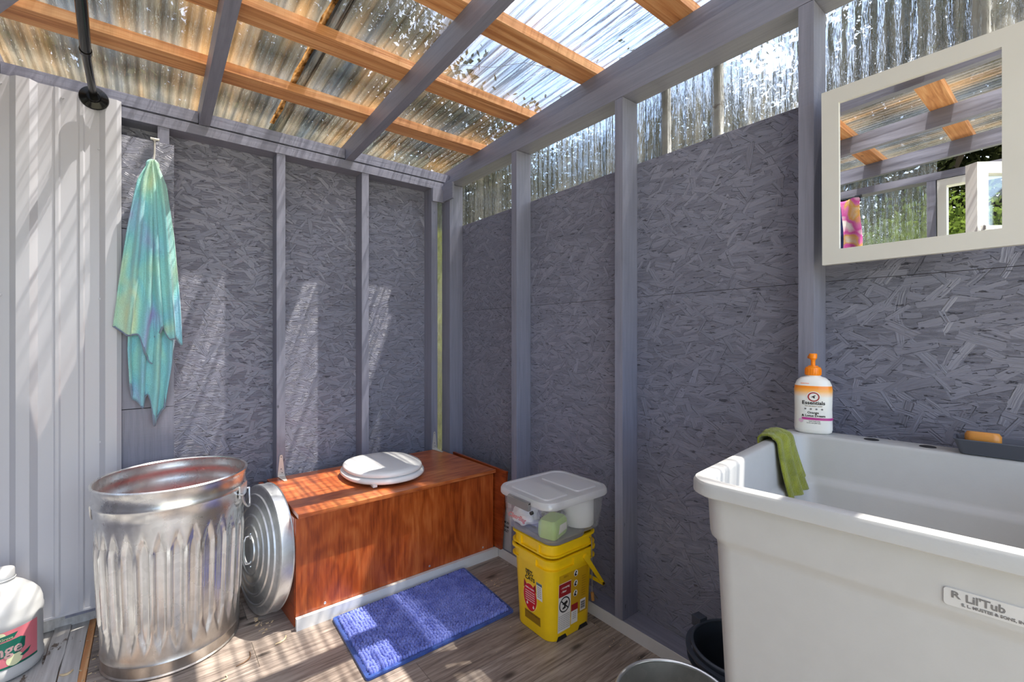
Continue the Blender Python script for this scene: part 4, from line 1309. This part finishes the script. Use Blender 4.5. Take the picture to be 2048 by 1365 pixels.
# contents
bm = bmesh.new()
lathe(bm, [(0.021, 0.0), (0.057, 0.0), (0.0585, 0.004), (0.0585, 0.104), (0.057, 0.107), (0.021, 0.107), (0.021, 0.0)], 40)
o = obj('toilet_roll', bm, PAPER, None, True); o.location = (1.277, 1.196, TZ + 0.0035)
tag(o, 'white toilet paper roll standing inside the clear tote', 'toilet roll')
def crumple(name, loc, r, sc, seed, mat, sub=4, amp=0.3):
    bm = bmesh.new()
    bmesh.ops.create_icosphere(bm, subdivisions=sub, radius=1.0)
    for v in bm.verts:
        d = 1 + amp * mnoise.noise(v.co * 2.1 + Vector((seed, 0, 0))) + amp * 0.6 * abs(mnoise.noise(v.co * 5 + Vector((0, seed, 0))))
        v.co = Vector((v.co.x * sc[0] * d, v.co.y * sc[1] * d, max(-0.82, v.co.z * d) * sc[2])) * r
    o_ = obj(name, bm, mat, None, True); o_.location = loc
    return o_
o = crumple('carrier_bag', (1.115, 1.310, TZ + 0.038), 0.06, (0.75, 0.80, 0.62), 2.0, PLBAG)
tag(o, 'crumpled white plastic bag with red lettering inside the clear tote', 'bag')
text('lettering', 'ClearBag', 0.022, frame((-0.050, -0.004, 0.003), (0.25, -1, -0.15), (0.35, 0, 1)), simple('faded_red_print', lin(226, 96, 96), 0.5), o, 0.0004, 1.0, shear=0.2)
o = crumple('carrier_bag', (1.222, 1.300, TZ + 0.045), 0.055, (0.8, 0.85, 0.8), 5.0, PLBAG)
tag(o, 'white plastic bag bunched at the back of the clear tote', 'bag')
pk = thing('wrapped_pack', 'pale green wrapped pack in the front corner of the clear tote', 'pack', (1.128, 1.180, TZ + 0.003), math.radians(18))
bm = bmesh.new(); loft(bm, [rrect(0.094, 0.066, 0.012, 0.0, 4), rrect(0.102, 0.074, 0.014, 0.012, 4), rrect(0.102, 0.072, 0.014, 0.05, 4), rrect(0.088, 0.058, 0.012, 0.062, 4)])
obj('wrapper', bm, GREENPACK, pk, True)
bm = bmesh.new(); prism(bm, [(-0.03, 0), (0.03, 0.002), (0.03, 0.026), (-0.02, 0.03)], frame((0.004, -0.0375, 0.016), (1, 0, 0), (0, 0, 1)), 0, 0.0006)
obj('paper_label', bm, WHITEINK, pk)
bm = bmesh.new()
rnd = random.Random(4)
for _ in range(420):
    p = Vector((1.235 + rnd.gauss(0, 0.030), 1.232 + rnd.gauss(0, 0.02), TZ + 0.004 + abs(rnd.gauss(0.018, 0.022))))
    p.z = min(p.z, TZ + 0.09); p.x = min(max(p.x, 1.17), 1.31); p.y = min(max(p.y, 1.15), 1.34)
    a = Vector((rnd.gauss(0, 1), rnd.gauss(0, 1), rnd.gauss(0, 0.6))).normalized() * 0.011
    b = a.cross(Vector((rnd.gauss(0, 1), rnd.gauss(0, 1), rnd.gauss(0, 1)))).normalized() * 0.0035
    bm.faces.new([bm.verts.new(q) for q in (p - a - b, p + a - b, p + a + b, p - a + b)])
o = obj('shredded_paper', bm, NEWS, None, False, kind='stuff')
tag(o, 'loose shredded grey paper in the clear tote beside the roll', 'paper')

# white bottle behind the pails
wb_ = thing('bottle', 'slim white bottle with handwriting, behind the yellow pails on the sole plate', 'bottle', (1.392, 1.752, 0.0448))
bm = bmesh.new()
loft(bm, [rrect(0.058, 0.078, 0.016, 0.0, 4), rrect(0.062, 0.082, 0.018, 0.004, 4), rrect(0.062, 0.082, 0.018, 0.150, 4), rrect(0.056, 0.074, 0.018, 0.175, 4), rrect(0.036, 0.040, 0.016, 0.195, 4), rrect(0.030, 0.030, 0.0148, 0.205, 4)])
obj('bottle_body', bm, HDPE, wb_, True)
bm = bmesh.new(); lathe(bm, [(0.0165, 0.204), (0.017, 0.206), (0.017, 0.228), (0.0155, 0.231)], 24, True, True)
obj('cap', bm, VINYL, wb_, True)
MB_ = frame((-0.0312, 0.004, 0.0), (0, -1, 0), (0, 0, 1))
for k, s_ in enumerate(('LEMON', 'CREAM', 'TOILET')):
    text('handwriting', s_, 0.017, MB_ @ Matrix.Translation((0, 0.135 - 0.020 * k, 0.0003)), INK, wb_, 0.0002, 0.9, shear=0.15)

# ------------------------------------------------------------------ utility tub
TR = thing('utility_tub', 'large white moulded plastic utility tub against the right wall', 'utility sink', (1.336, 0.487, 0.0), math.radians(5.8))
TW, TD = 0.628, 0.595     # depth from the wall (x), length (y)
cx_, cy_ = -TW / 2, -TD / 2
def orow(ins, z, r=0.05):
    return rrect(TW - 2 * ins, TD - 2 * ins, max(0.012, r - ins * 0.5), z, 8, cx_, cy_)
ZR = 0.845
DK = 0.072; RW = 0.026
def irow(ins, z, r=0.05):
    x1, x0 = -DK - ins, -TW + RW + ins
    y1, y0 = -RW - ins, -TD + RW + ins
    return rrect(x1 - x0, y1 - y0, max(0.012, r - ins * 0.3), z, 8, (x0 + x1) / 2, (y0 + y1) / 2)
bm = bmesh.new()
rings = [orow(0.075, 0.372), orow(0.058, 0.376), orow(0.048, 0.40), orow(0.0335, 0.728), orow(0.032, 0.738), orow(0.025, 0.746), orow(0.0235, 0.752), orow(0.020, 0.818), orow(0.017, 0.821), orow(0.003, 0.8195), orow(0.0, 0.822), orow(0.0, 0.838), orow(0.003, 0.8435), orow(0.008, ZR)]
rings += [irow(-0.004, ZR, 0.045), irow(0.0, ZR - 0.002, 0.045), irow(0.003, ZR - 0.008, 0.045), irow(0.010, 0.752, 0.045), irow(0.014, 0.744, 0.045), irow(0.024, 0.738, 0.045), irow(0.027, 0.730, 0.045), irow(0.045, 0.46, 0.05), irow(0.06, 0.425, 0.06), irow(0.10, 0.41, 0.06)]
loft(bm, rings, True, True)
obj('basin', bm, TUB, TR, 'all' if False else True)
for a, b in ((-0.10, -0.10), (-0.10, -0.50), (-0.50, -0.12), (-0.50, -0.50)):
    bm = bmesh.new(); loft(bm, [rrect(0.045, 0.045, 0.01, 0.0, 3, a, b), rrect(0.06, 0.06, 0.012, 0.385, 3, a, b)])
    obj('leg', bm, TUB, TR, True)
for yy in (-0.178, -0.275):
    bm = bmesh.new(); lathe(bm, [(0.0001, ZR + 0.0003), (0.012, ZR + 0.0004), (0.0135, ZR + 0.0012), (0.0145, ZR + 0.0004)], 24, False, False, -0.038, yy)
    obj('tap_hole', bm, INK, TR)
# moulded maker's plate on the front face, just above the step
ang = math.atan2(0.024, 0.32)
MT = frame((-TW + 0.0222, -0.369, 0.7675), (0, -1, 0), (-0.05, 0, 1))
bm = bmesh.new()
loft(bm, [[MT @ Vector((x, yy, -0.001)) for x, yy, _ in rrect(0.098, 0.0235, 0.004, 0, 4)], [MT @ Vector((x, yy, 0.0012)) for x, yy, _ in rrect(0.096, 0.0215, 0.0035, 0, 4)]], False, True)
plate = obj('maker_plate', bm, EMB, TR)
def pt(s, size, x, y, sx=1.0, mat=GREYINK):
    text('lettering', s, size, MT @ Matrix.Translation((x, y, 0.0014)), mat, plate, 0.0003, sx)
pt('R', 0.0115, -0.0375, 0.0035, 1.2)
pt("Lil'Tub", 0.0128, -0.0125, 0.0025, 0.95)
pt('E. L. MUSTEE & SONS, INC.', 0.0050, -0.0045, -0.0062, 0.95)

# green cloth over the left rim
def cloth_over(name, mat):
    bm = bmesh.new()
    # local tub frame: rim of the left end lies at y from -0.026 (inner) to 0 (outer)
    path = [(0.004, -0.018), (0.006, 0.0), (0.0005, 0.0055), (-0.012, 0.008), (-0.022, 0.0065), (-0.0305, -0.004), (-0.034, -0.03), (-0.040, -0.06), (-0.047, -0.09), (-0.056, -0.122)]
    def f(u, v):
        q = v * (len(path) - 1); k = min(int(q), len(path) - 2); t_ = q - k
        yy = path[k][0] * (1 - t_) + path[k + 1][0] * t_
        zz_ = path[k][1] * (1 - t_) + path[k + 1][1] * t_
        spread = 0.050 + 0.045 * max(0, (v - 0.35))
        down = max(0.0, v - 0.5)
        xx = (u - 0.5) * 2 * spread + 0.012 * down * 2
        fold = 0.008 * math.sin(u * 3 * 2 * PI + 0.6) * (0.35 + 0.9 * down) + 0.010 * (1 - (2 * u - 1) ** 2)
        side = 0.008 * abs(2 * u - 1) ** 3
        if v < 0.5:
            return (-0.175 + xx, yy - side * 0, ZR + zz_ + 0.002 + fold * 0.7 * (1 if v > 0.12 else 0.4))
        return (-0.175 + xx, yy - fold * 0.8 - 0.002, ZR + zz_ + 0.002 + fold * 0.7 * max(0, 1 - down * 5))
    grid(bm, 48, 60, f)
    o_ = obj(name, bm, mat, None, 'all')
    solidify(o_, 0.004, 1)
    return o_
gc = cloth_over('washcloth', GREENCLOTH)
gc.location = TR.location; gc.rotation_euler = TR.rotation_euler
tag(gc, 'olive green waffle washcloth draped over the tub rim', 'washcloth')

# soap dish and soap on the deck
dish = thing('soap_dish', 'slate grey soap dish on the back ledge of the white tub', 'soap dish', (1.33, 0.100, ZR + 0.001), math.radians(5.8))
bm = bmesh.new()
dw, dl = 0.070, 0.135
loft(bm, [rrect(dw - 0.022, dl - 0.022, 0.006, 0.0, 4), rrect(dw - 0.016, dl - 0.016, 0.008, 0.002, 4), rrect(dw, dl, 0.008, 0.028, 4), rrect(dw + 0.003, dl + 0.003, 0.009, 0.0295, 4), rrect(dw + 0.003, dl + 0.003, 0.009, 0.031, 4), rrect(dw - 0.004, dl - 0.004, 0.007, 0.031, 4), rrect(dw - 0.02, dl - 0.02, 0.006, 0.006, 4)])
obj('dish_body', bm, TRAY, dish, True)
for k in range(5):
    bxo('drain_bar', (-0.022, 0.022, -0.052 + 0.011 * k, -0.048 + 0.011 * k, 0.006, 0.020), TRAY, dish, 0.001)
for k in range(2):
    bxo('drain_bar', (-0.022, 0.022, 0.02 + 0.02 * k, 0.024 + 0.02 * k, 0.006, 0.016), TRAY, dish, 0.001)
bm = bmesh.new(); loft(bm, [rrect(0.036, 0.048, 0.010, 0.0, 5), rrect(0.041, 0.053, 0.013, 0.004, 5), rrect(0.041, 0.053, 0.013, 0.018, 5), rrect(0.034, 0.046, 0.012, 0.024, 5)])
sp = obj('soap_bar', bm, SOAP, None, True); sp.location = (1.329, 0.126, ZR + 0.021); sp.rotation_euler = (0.0, 0.12, math.radians(5.8))
tag(sp, 'amber soap bar lying in the slate grey soap dish', 'soap')

# lotion pump bottle
lb = thing('pump_bottle', 'white and orange pump bottle on the corner of the tub ledge', 'bottle', (1.300, 0.420, ZR + 0.0005), math.radians(-70))
def ell(w, d, z, n=40, p=0.8):
    return [(w / 2 * math.copysign(abs(math.cos(2 * PI * i / n)) ** p, math.cos(2 * PI * i / n)), d / 2 * math.copysign(abs(math.sin(2 * PI * i / n)) ** p, math.sin(2 * PI * i / n)), z) for i in range(n)]
LBW, LBD = 0.081, 0.050
bm = bmesh.new()
loft(bm, [ell(LBW - .014, LBD - .012, 0.0), ell(LBW - .004, LBD - .003, 0.004), ell(LBW, LBD, 0.012), ell(LBW - .002, LBD, 0.06), ell(LBW, LBD, 0.108), ell(LBW - .003, LBD - .002, 0.119), ell(LBW - .012, LBD - .006, 0.130), ell(LBW - .028, LBD - .012, 0.1375), ell(0.034, 0.030, 0.141, p=1), ell(0.030, 0.030, 0.1425, p=1), ell(0.030, 0.030, 0.146, p=1)])
def m_bottle():
    t = NT('lotion_bottle_print')
    sep = t.n('SeparateXYZ', {'Vector': t.n('TexCoord').outputs['Object']})
    z = sep.outputs[2]
    col = t.ramp(t.math('MULTIPLY', z, 1 / 0.15), [(0.0, lin(236, 234, 228)), (0.60, lin(236, 234, 226)), (0.70, lin(250, 180, 90)), (0.76, lin(250, 142, 24)), (0.785, lin(250, 142, 24)), (0.79, lin(236, 234, 228))])
    return t.done(t.bsdf(col, 0.3))
obj('bottle_body', bm, m_bottle(), lb, 'all')
bm = bmesh.new()
lathe(bm, [(0.0165, 0.1435), (0.0172, 0.1445), (0.0172, 0.160), (0.0155, 0.1635), (0.0110, 0.1650), (0.0105, 0.1670), (0.0048, 0.168), (0.0048, 0.180), (0.0070, 0.184), (0.0085, 0.1855), (0.0090, 0.1955), (0.0075, 0.1975)], 28, True, True)
for k in range(20):
    a = 2 * PI * k / 20
    t = bmesh.new(); box(t, 0.0168, 0.0178, -0.0008, 0.0008, 0.1455, 0.1595); merge(bm, t, Matrix.Rotation(a, 4, 'Z'))
t = bmesh.new(); tube(t, [(0, 0, 0.1915), (0.018, 0, 0.1912), (0.030, 0, 0.187)], [0.0058, 0.005, 0.0042], 10); merge(bm, t, Matrix.Rotation(math.radians(105), 4, 'Z'))
obj('pump', bm, ORANGE, lb, True, label='orange pump head')
def lb_y(x):
    q = min(0.999, abs(x) / (LBW / 2))
    cs = q ** (1 / 0.8)
    return -LBD / 2 * (1 - cs * cs) ** 0.4
def lbprint(o_):
    for v in o_.data.vertices:
        v.co.y = lb_y(v.co.x) - 0.0005 - abs(v.co.y)
    return o_
def lbt(s, size, x, z, mat, sx=1.0):
    lbprint(text('lettering', s, size, frame((x, 0, z), (1, 0, 0), (0, 0, 1)), mat, lb, 0.0001, sx))
def lbp(name, poly, z, mat, off=0.0):
    bm = bmesh.new(); bm.faces.new([bm.verts.new((x, -off, z + yy)) for x, yy in poly]); bmesh.ops.triangulate(bm, faces=bm.faces)
    return lbprint(obj(name, bm, mat, lb))
def lband(name, x0, x1, z0, z1, mat, off):
    bm = bmesh.new(); grid(bm, 16, 1, lambda u, v: (x0 + (x1 - x0) * u, -off, z0 + (z1 - z0) * v))
    return lbprint(obj(name, bm, mat, lb))
lbp('emblem_halo', disc(0.0150, 24, 0, 0, 0.9), 0.0915, WHITEINK, 0.0001)
lbp('emblem_ring', disc(0.0125, 24, 0, 0, 0.92), 0.0915, DKRED, 0.0003)
lbp('emblem_centre', disc(0.0095, 24, 0, 0, 0.92), 0.0915, WHITEINK, 0.0005)
lbp('emblem_arm', [(-0.006, -0.0005), (0.001, 0.0035), (0.0045, 0.0045), (0.0035, 0.002), (0.0, 0.0005), (0.003, -0.003), (0.0005, -0.0035), (-0.002, -0.001)], 0.0915, INK, 0.0007)
lbt('Essentials', 0.0125, 0.0, 0.0765, INK, 1.0)
lbt('FOR NATURALLY CLEAN', 0.0032, 0.0, 0.0685, BROWNINK)
for k in range(4):
    lbp('pictogram', disc(0.0022, 8, -0.017 + 0.0115 * k), 0.0615, GREYINK, 0.0003)
lbt('Orange', 0.0078, -0.001, 0.0525, INK)
lbt('& Lotus Dream', 0.0078, 0.0, 0.0450, INK)
lband('magenta_band', -0.024, 0.041, 0.0345, 0.0405, MAGENTA, 0.0003)
lbt('Moisturizing Wash', 0.0048, 0.002, 0.0374, WHITEINK)
lbt('7.0 FL OZ (207 mL)', 0.0036, 0.0, 0.0270, GREYINK)
lbt('liquid hand soap', 0.0036, 0.002, 0.0315, GREYINK)
lbt('ESSENTIALS', 0.0034, -0.018, 0.124, ORANGE)
lbp('flower_print', disc(0.005, 8, -0.026, 0, 1.1), 0.032, simple('pale_lilac_print', lin(222, 186, 206), 0.5), 0.0003)

# ------------------------------------------------------------------ buckets on the floor near the tub
def bucket(name, label, loc, R, H, rb, mat, rimmat, cat='bucket'):
    b = thing(name, label, cat, loc)
    bm = bmesh.new()
    lathe(bm, [(0.0001, 0.003), (rb - 0.004, 0.003), (rb, 0.0), (rb + 0.002, 0.006), (rb + (R - rb) * 0.5, H * 0.5), (R - 0.004, H - 0.006), (R - 0.006, H - 0.006), (rb + (R - rb) * 0.5 - 0.002, H * 0.5), (rb - 0.002, 0.008), (0.0001, 0.006)], 72)
    obj('bucket_body', bm, mat, b, True)
    bm = bmesh.new()
    t = [(R - 0.004 + 0.0045 * math.cos(a), H - 0.002 + 0.0045 * math.sin(a)) for a in [2 * PI * k / 10 for k in range(11)]]
    lathe(bm, t, 72)
    obj('rim', bm, rimmat, b, True)
    return b
bk = bucket('metal_bucket', 'dull galvanised bucket on the floor in front of the dark pail', (0.944, 0.580, 0.0), 0.139, 0.25, 0.115, GALV_TUB, CHROME)
dp = bucket('dark_bucket', 'dark slate plastic bucket on the floor, beside the white tub leg', (1.224, 0.566, 0.0), 0.122, 0.262, 0.095, DARKRUB, DARKRUB)
bm = bmesh.new(); lathe(bm, [(0.1215, 0.222), (0.131, 0.222), (0.131, 0.226), (0.122, 0.227)], 72)
lathe(bm, [(0.122, 0.244), (0.134, 0.2445), (0.134, 0.250), (0.122, 0.2505)], 72)
obj('rim_flange', bm, DARKRUB, dp, True)
bm = bmesh.new()
a = math.radians(78)
t = bmesh.new(); box(t, 0.116, 0.146, -0.014, 0.014, 0.245, 0.274, 0.004); merge(bm, t, Matrix.Rotation(a, 4, 'Z'))
obj('spout_bracket', bm, DARKRUB, dp)

# ------------------------------------------------------------------ mirror
mir = thing('wall_mirror', 'white framed mirror hung on the right wall above the tub', 'mirror', (1.353, 0.2365, 1.266))
ha, hb = 0.1735, 0.433      # half width (y), height
fw = 0.0365
MM = Matrix.Rotation(math.radians(-0.76), 4, 'Y')
def mbox(bm, *d, bv=0.0):
    t = bmesh.new(); box(t, *d, bv=bv); merge(bm, t, MM)
def mitre(name, P):
    bm = bmesh.new()
    t = bmesh.new()
    f0 = [t.verts.new((-0.004, yy, z)) for yy, z in P]
    f1 = [t.verts.new((-0.022, yy, z)) for yy, z in P]
    for i in range(4):
        j = (i + 1) % 4
        t.faces.new((f0[i], f0[j], f1[j], f1[i]))
    t.faces.new(f0); t.faces.new(f1[::-1])
    bevel(t, 0.0012)
    merge(bm, t, MM)
    return obj(name, bm, WHITE_FRAME, mir)
g_ = 0.0003
o4 = [(-ha, 0), (ha, 0), (ha, hb), (-ha, hb)]
i4 = [(-ha + fw, fw), (ha - fw, fw), (ha - fw, hb - fw), (-ha + fw, hb - fw)]
for i in range(4):
    j = (i + 1) % 4
    mitre('frame_rail', [o4[i], o4[j], i4[j], i4[i]])
bm = bmesh.new(); mbox(bm, -0.0165, -0.013, -ha + fw - 0.004, ha - fw + 0.004, fw - 0.004, hb - fw + 0.004)
obj('mirror_glass', bm, MIRROR, mir)
bm = bmesh.new(); mbox(bm, -0.0125, -0.0045, -ha + 0.01, ha - 0.01, 0.01, hb - 0.01)
obj('backing_board', bm, INK, mir)

# ------------------------------------------------------------------ towel on its hook
hk = thing('towel_hook', 'slim cream metal hook with a T top on the grey cover board', 'hook', (0.016, 2.3265, 1.76))
bm = bmesh.new()
tube(bm, [(0.003, -0.010, 0.116), (0.002, -0.010, 0.06), (-0.002, -0.012, 0.012), (-0.003, -0.020, 0.002), (-0.003, -0.030, 0.004), (-0.003, -0.034, 0.016)], 0.0032, 8)
obj('shank', bm, CREAMMETAL, hk, True)
bm = bmesh.new(); tube(bm, [(-0.011, -0.010, 0.1165), (0.017, -0.010, 0.1165)], 0.0052, 10); box(bm, -0.002, 0.008, -0.012, -0.0002, 0.110, 0.120, 0.001)
obj('cross_head', bm, CREAMMETAL, hk, True)
# folded terry towel: three overlapping falls gathered at the hook, sewn into one piece
tw = thing('towel', 'teal and violet tie-dyed terry towel hanging from the hook', 'towel', (0.014, 2.262, 0.73))
def lerp_poly(P, t):
    for (z0, a0, b0), (z1, a1, b1) in zip(P, P[1:]):
        if t <= z1:
            q = (t - z0) / (z1 - z0)
            return a0 + (a1 - a0) * q, b0 + (b1 - b0) * q
    return P[-1][1], P[-1][2]
def fall(bm, P, bottom, ybase, nf, amp, ph, nu=44, nv=72, ztop=1.778):
    # P: (fraction down, left x, right x); bottom(u): lower edge height
    def f(u, v):
        a, b = lerp_poly(P, v)
        x = a + (b - a) * u
        z = ztop + (bottom(u) - ztop) * v - 0.012 * (2 * u - 1) ** 2 * (1 - v) ** 4
        am = amp * min(1.0, 0.25 + 1.3 * v) * (1 - 0.25 * v)
        w = math.sin(2 * PI * nf * u + ph + 1.1 * v + 0.5 * mnoise.noise(Vector((u * 2, v * 2, ph))))
        yy = ybase - am * (w + 0.28 * math.sin(4 * PI * nf * u + 2 * ph)) - 0.016 * math.sin(PI * u) * (0.6 + 0.4 * v)
        yy += 0.003 * mnoise.noise(Vector((u * 9, v * 9, ph)))
        x += 0.004 * math.cos(2 * PI * nf * u + ph) * v
        return (x - 0.014, yy - 2.262, z - 0.73)
    return grid(bm, nu, nv, f)
def zig(pts):
    def g_(u):
        for (u0, z0), (u1, z1) in zip(pts, pts[1:]):
            if u <= u1:
                q = (u - u0) / (u1 - u0 + 1e-9); q = q * q * (3 - 2 * q)
                return z0 + (z1 - z0) * q
        return pts[-1][1]
    return g_
bm = bmesh.new()
hems = []
V = fall(bm, [(0, 0.0, 0.024), (0.10, -0.026, 0.050), (0.30, -0.045, 0.072), (0.6, -0.060, 0.088), (0.85, -0.066, 0.082), (1, -0.060, 0.060)], zig([(0, 0.905), (0.16, 0.84), (0.34, 0.81), (0.48, 0.86), (0.66, 0.735), (0.86, 0.80), (1, 0.92)]), 2.296, 3.4, 0.019, 0.4)
hems.append([v.co.copy() for v in V[-1]])
V = fall(bm, [(0, 0.0, 0.018), (0.12, -0.034, 0.022), (0.4, -0.060, 0.028), (0.75, -0.086, 0.026), (1, -0.102, 0.012)], zig([(0, 1.125), (0.35, 1.09), (0.6, 1.095), (0.8, 1.02), (1, 0.98)]), 2.276, 2.4, 0.017, 2.0)
hems.append([v.co.copy() for v in V[-1]])
V = fall(bm, [(0, 0.006, 0.026), (0.12, 0.002, 0.056), (0.4, 0.004, 0.078), (0.75, 0.010, 0.096), (1, 0.020, 0.104)], zig([(0, 1.085), (0.3, 1.13), (0.55, 1.075), (0.8, 1.085), (1, 1.052)]), 2.274, 2.2, 0.016, 4.2)
hems.append([v.co.copy() for v in V[-1]])
# crown gathered round the hook
t = bmesh.new(); bmesh.ops.create_icosphere(t, subdivisions=3, radius=1.0)
merge(bm, t, Matrix.Translation((0.012 - 0.014, 2.286 - 2.262, 1.762 - 0.73)) @ Matrix.Diagonal((0.019, 0.015, 0.02, 1)))
to = obj('terry_cloth', bm, TOWEL, tw, 'all')
solidify(to, 0.006, 0)
for h_ in hems:
    bm = bmesh.new(); tube(bm, h_, 0.0042, 6)
    obj('hem', bm, HEM, tw, 'all', label='blue-grey stitched towel hem')

# ------------------------------------------------------------------ black shower rod: flange on the steel sheet, bent to the left wall
rod = thing('shower_rod', 'gloss black shower rod with round flange on the white steel sheet', 'rod', (-0.160, 2.303, 1.976))
bm = bmesh.new()
t = lathe(bmesh.new(), [(0.041, 0.0), (0.043, 0.002), (0.041, 0.008), (0.030, 0.013), (0.022, 0.016), (0.0185, 0.026)], 48, True, True)
merge(bm, t, frame((0, 0, 0), (1, 0, 0), (0, 0, 1)))
obj('flange', bm, BLACK, rod, True)
bm = bmesh.new(); tube(bm, [(0, -0.002, 0), (0.006, -0.36, 0.001)], 0.0115, 20)
obj('inner_tube', bm, BLACK, rod, True)
bm = bmesh.new()
pts = [(0.006, -0.36, 0.001), (0.020, -0.66, 0.002), (0.022, -1.0, 0.002)]
for k in range(1, 9):
    a = PI / 2 * k / 8
    pts.append((0.022 - 0.18 * (1 - math.cos(a)), -1.0 - 0.18 * math.sin(a), 0.002))
pts.append((XL + 0.160 + 0.002, -1.18, 0.002))
tube(bm, pts, 0.0138, 20)
tube(bm, [(0.006, -0.355, 0.001), (0.0065, -0.375, 0.001)], 0.0158, 20)
obj('outer_tube', bm, BLACK, rod, True)

# clothes rod by the left wall, seen in the mirror
cr = thing('clothes_rod', 'short black clothes rod by the left wall, seen in the mirror', 'rod', (-0.86, 0.88, 1.905))
bm = bmesh.new(); tube(bm, [(0, 0, 0), (0, 0.55, 0.0)], 0.016, 16); tube(bm, [(0, -0.012, 0), (0, 0.02, 0)], 0.0215, 16)
obj('bar', bm, BLACK, cr, True)
for yy in (0.28, 0.45):
    bm = bmesh.new(); tube(bm, [(0, yy, 0), (-0.05, yy, 0.02), (XL + 0.86 - 0.001, yy, 0.03)], 0.006, 8); obj('bracket', bm, BLACK, cr, True)
def hung(name, label, x, y0, y1, z0, z1, mat, ph):
    bm = bmesh.new()
    grid(bm, 24, 24, lambda u, v: (x + 0.012 * math.sin(u * 7 + ph) * (0.3 + v) - 0.02 * v, y0 + (y1 - y0) * u + 0.006 * math.sin(5 * v + ph), z1 + (z0 - z1) * v + 0.006 * math.sin(u * 6)))
    o_ = obj(name, bm, mat, None, 'all'); solidify(o_, 0.002, 0)
    return tag(o_, label, 'cloth')
hung('hung_cloth', 'pink and orange tie-dyed cloth reflected at the left of the mirror', -0.842, 0.868, 0.985, 1.585, 1.905, TIEDYE, 0.5)
hung('hung_cloth', 'navy blue spotted cloth reflected beside the tie-dyed cloth in the mirror', -0.80, 0.955, 1.12, 1.50, 1.86, NAVY, 2.0)

# ------------------------------------------------------------------ litter on the floor
def chip(x, y, ang, L, w, mat, curl=0.006):
    bm = bmesh.new()
    n = 8
    pts = [(L * (k / n - 0.5), curl * 4 * ((k / n - 0.5) ** 2) * 2, 0.0025 + 0.003 * (k % 2) * 0.3) for k in range(n + 1)]
    tube(bm, pts, [w * (0.5 + 0.5 * math.sin(PI * (k + 0.7) / (n + 1.4))) for k in range(n + 1)], 6)
    o_ = obj('wood_shaving', bm, mat, None, True); o_.location = (x, y, 0.0); o_.rotation_euler = (0, 0, ang)
    return o_
tag(chip(0.375, 1.775, 0.62, 0.05, 0.0026, SHAVE), 'pale curled wood shaving by the corner of the stained box', 'shaving')
tag(chip(0.262, 1.745, 0.85, 0.07, 0.0022, BARK, 0.01), 'brown curved twig on the planks between can and mat', 'twig')
tag(chip(0.193, 1.69, 0.8, 0.022, 0.002, SHAVE), 'tiny pale shaving on the planks near the can foot', 'shaving')
tag(chip(-0.205, 2.03, 0.2, 0.03, 0.004, SHAVE), 'pale wood flake on the white board beside the jug', 'shaving')
bm = bmesh.new()
rnd = random.Random(11)
def bits(n, fx, fy, s):
    for _ in range(n):
        x, y = fx(), fy()
        a = rnd.uniform(0, 2 * PI); L = s * rnd.uniform(0.4, 1.4); w = L * rnd.uniform(0.15, 0.45)
        t = bmesh.new(); box(t, -L, L, -w, w, 0.0003, 0.0018)
        merge(bm, t, Matrix.Translation((x, y, 0)) @ Matrix.Rotation(a, 4, 'Z'))
bits(36, lambda: rnd.uniform(0.315, 0.375), lambda: rnd.uniform(1.86, 2.2), 0.005)
bits(16, lambda: rnd.gauss(1.19, 0.02), lambda: rnd.gauss(1.62, 0.03), 0.003)
bits(60, lambda: rnd.gauss(1.30, 0.035), lambda: rnd.uniform(0.85, 1.15), 0.0013)
bits(24, lambda: rnd.uniform(0.2, 1.3), lambda: rnd.uniform(0.8, 1.8), 0.0016)
bits(40, lambda: rnd.gauss(-0.14, 0.02), lambda: rnd.uniform(1.85, 2.3), 0.004)
o = obj('floor_crumbs', bm, SHAVE, None, False, kind='stuff')
tag(o, 'scattered wood crumbs and dust on the plank floor', 'debris')
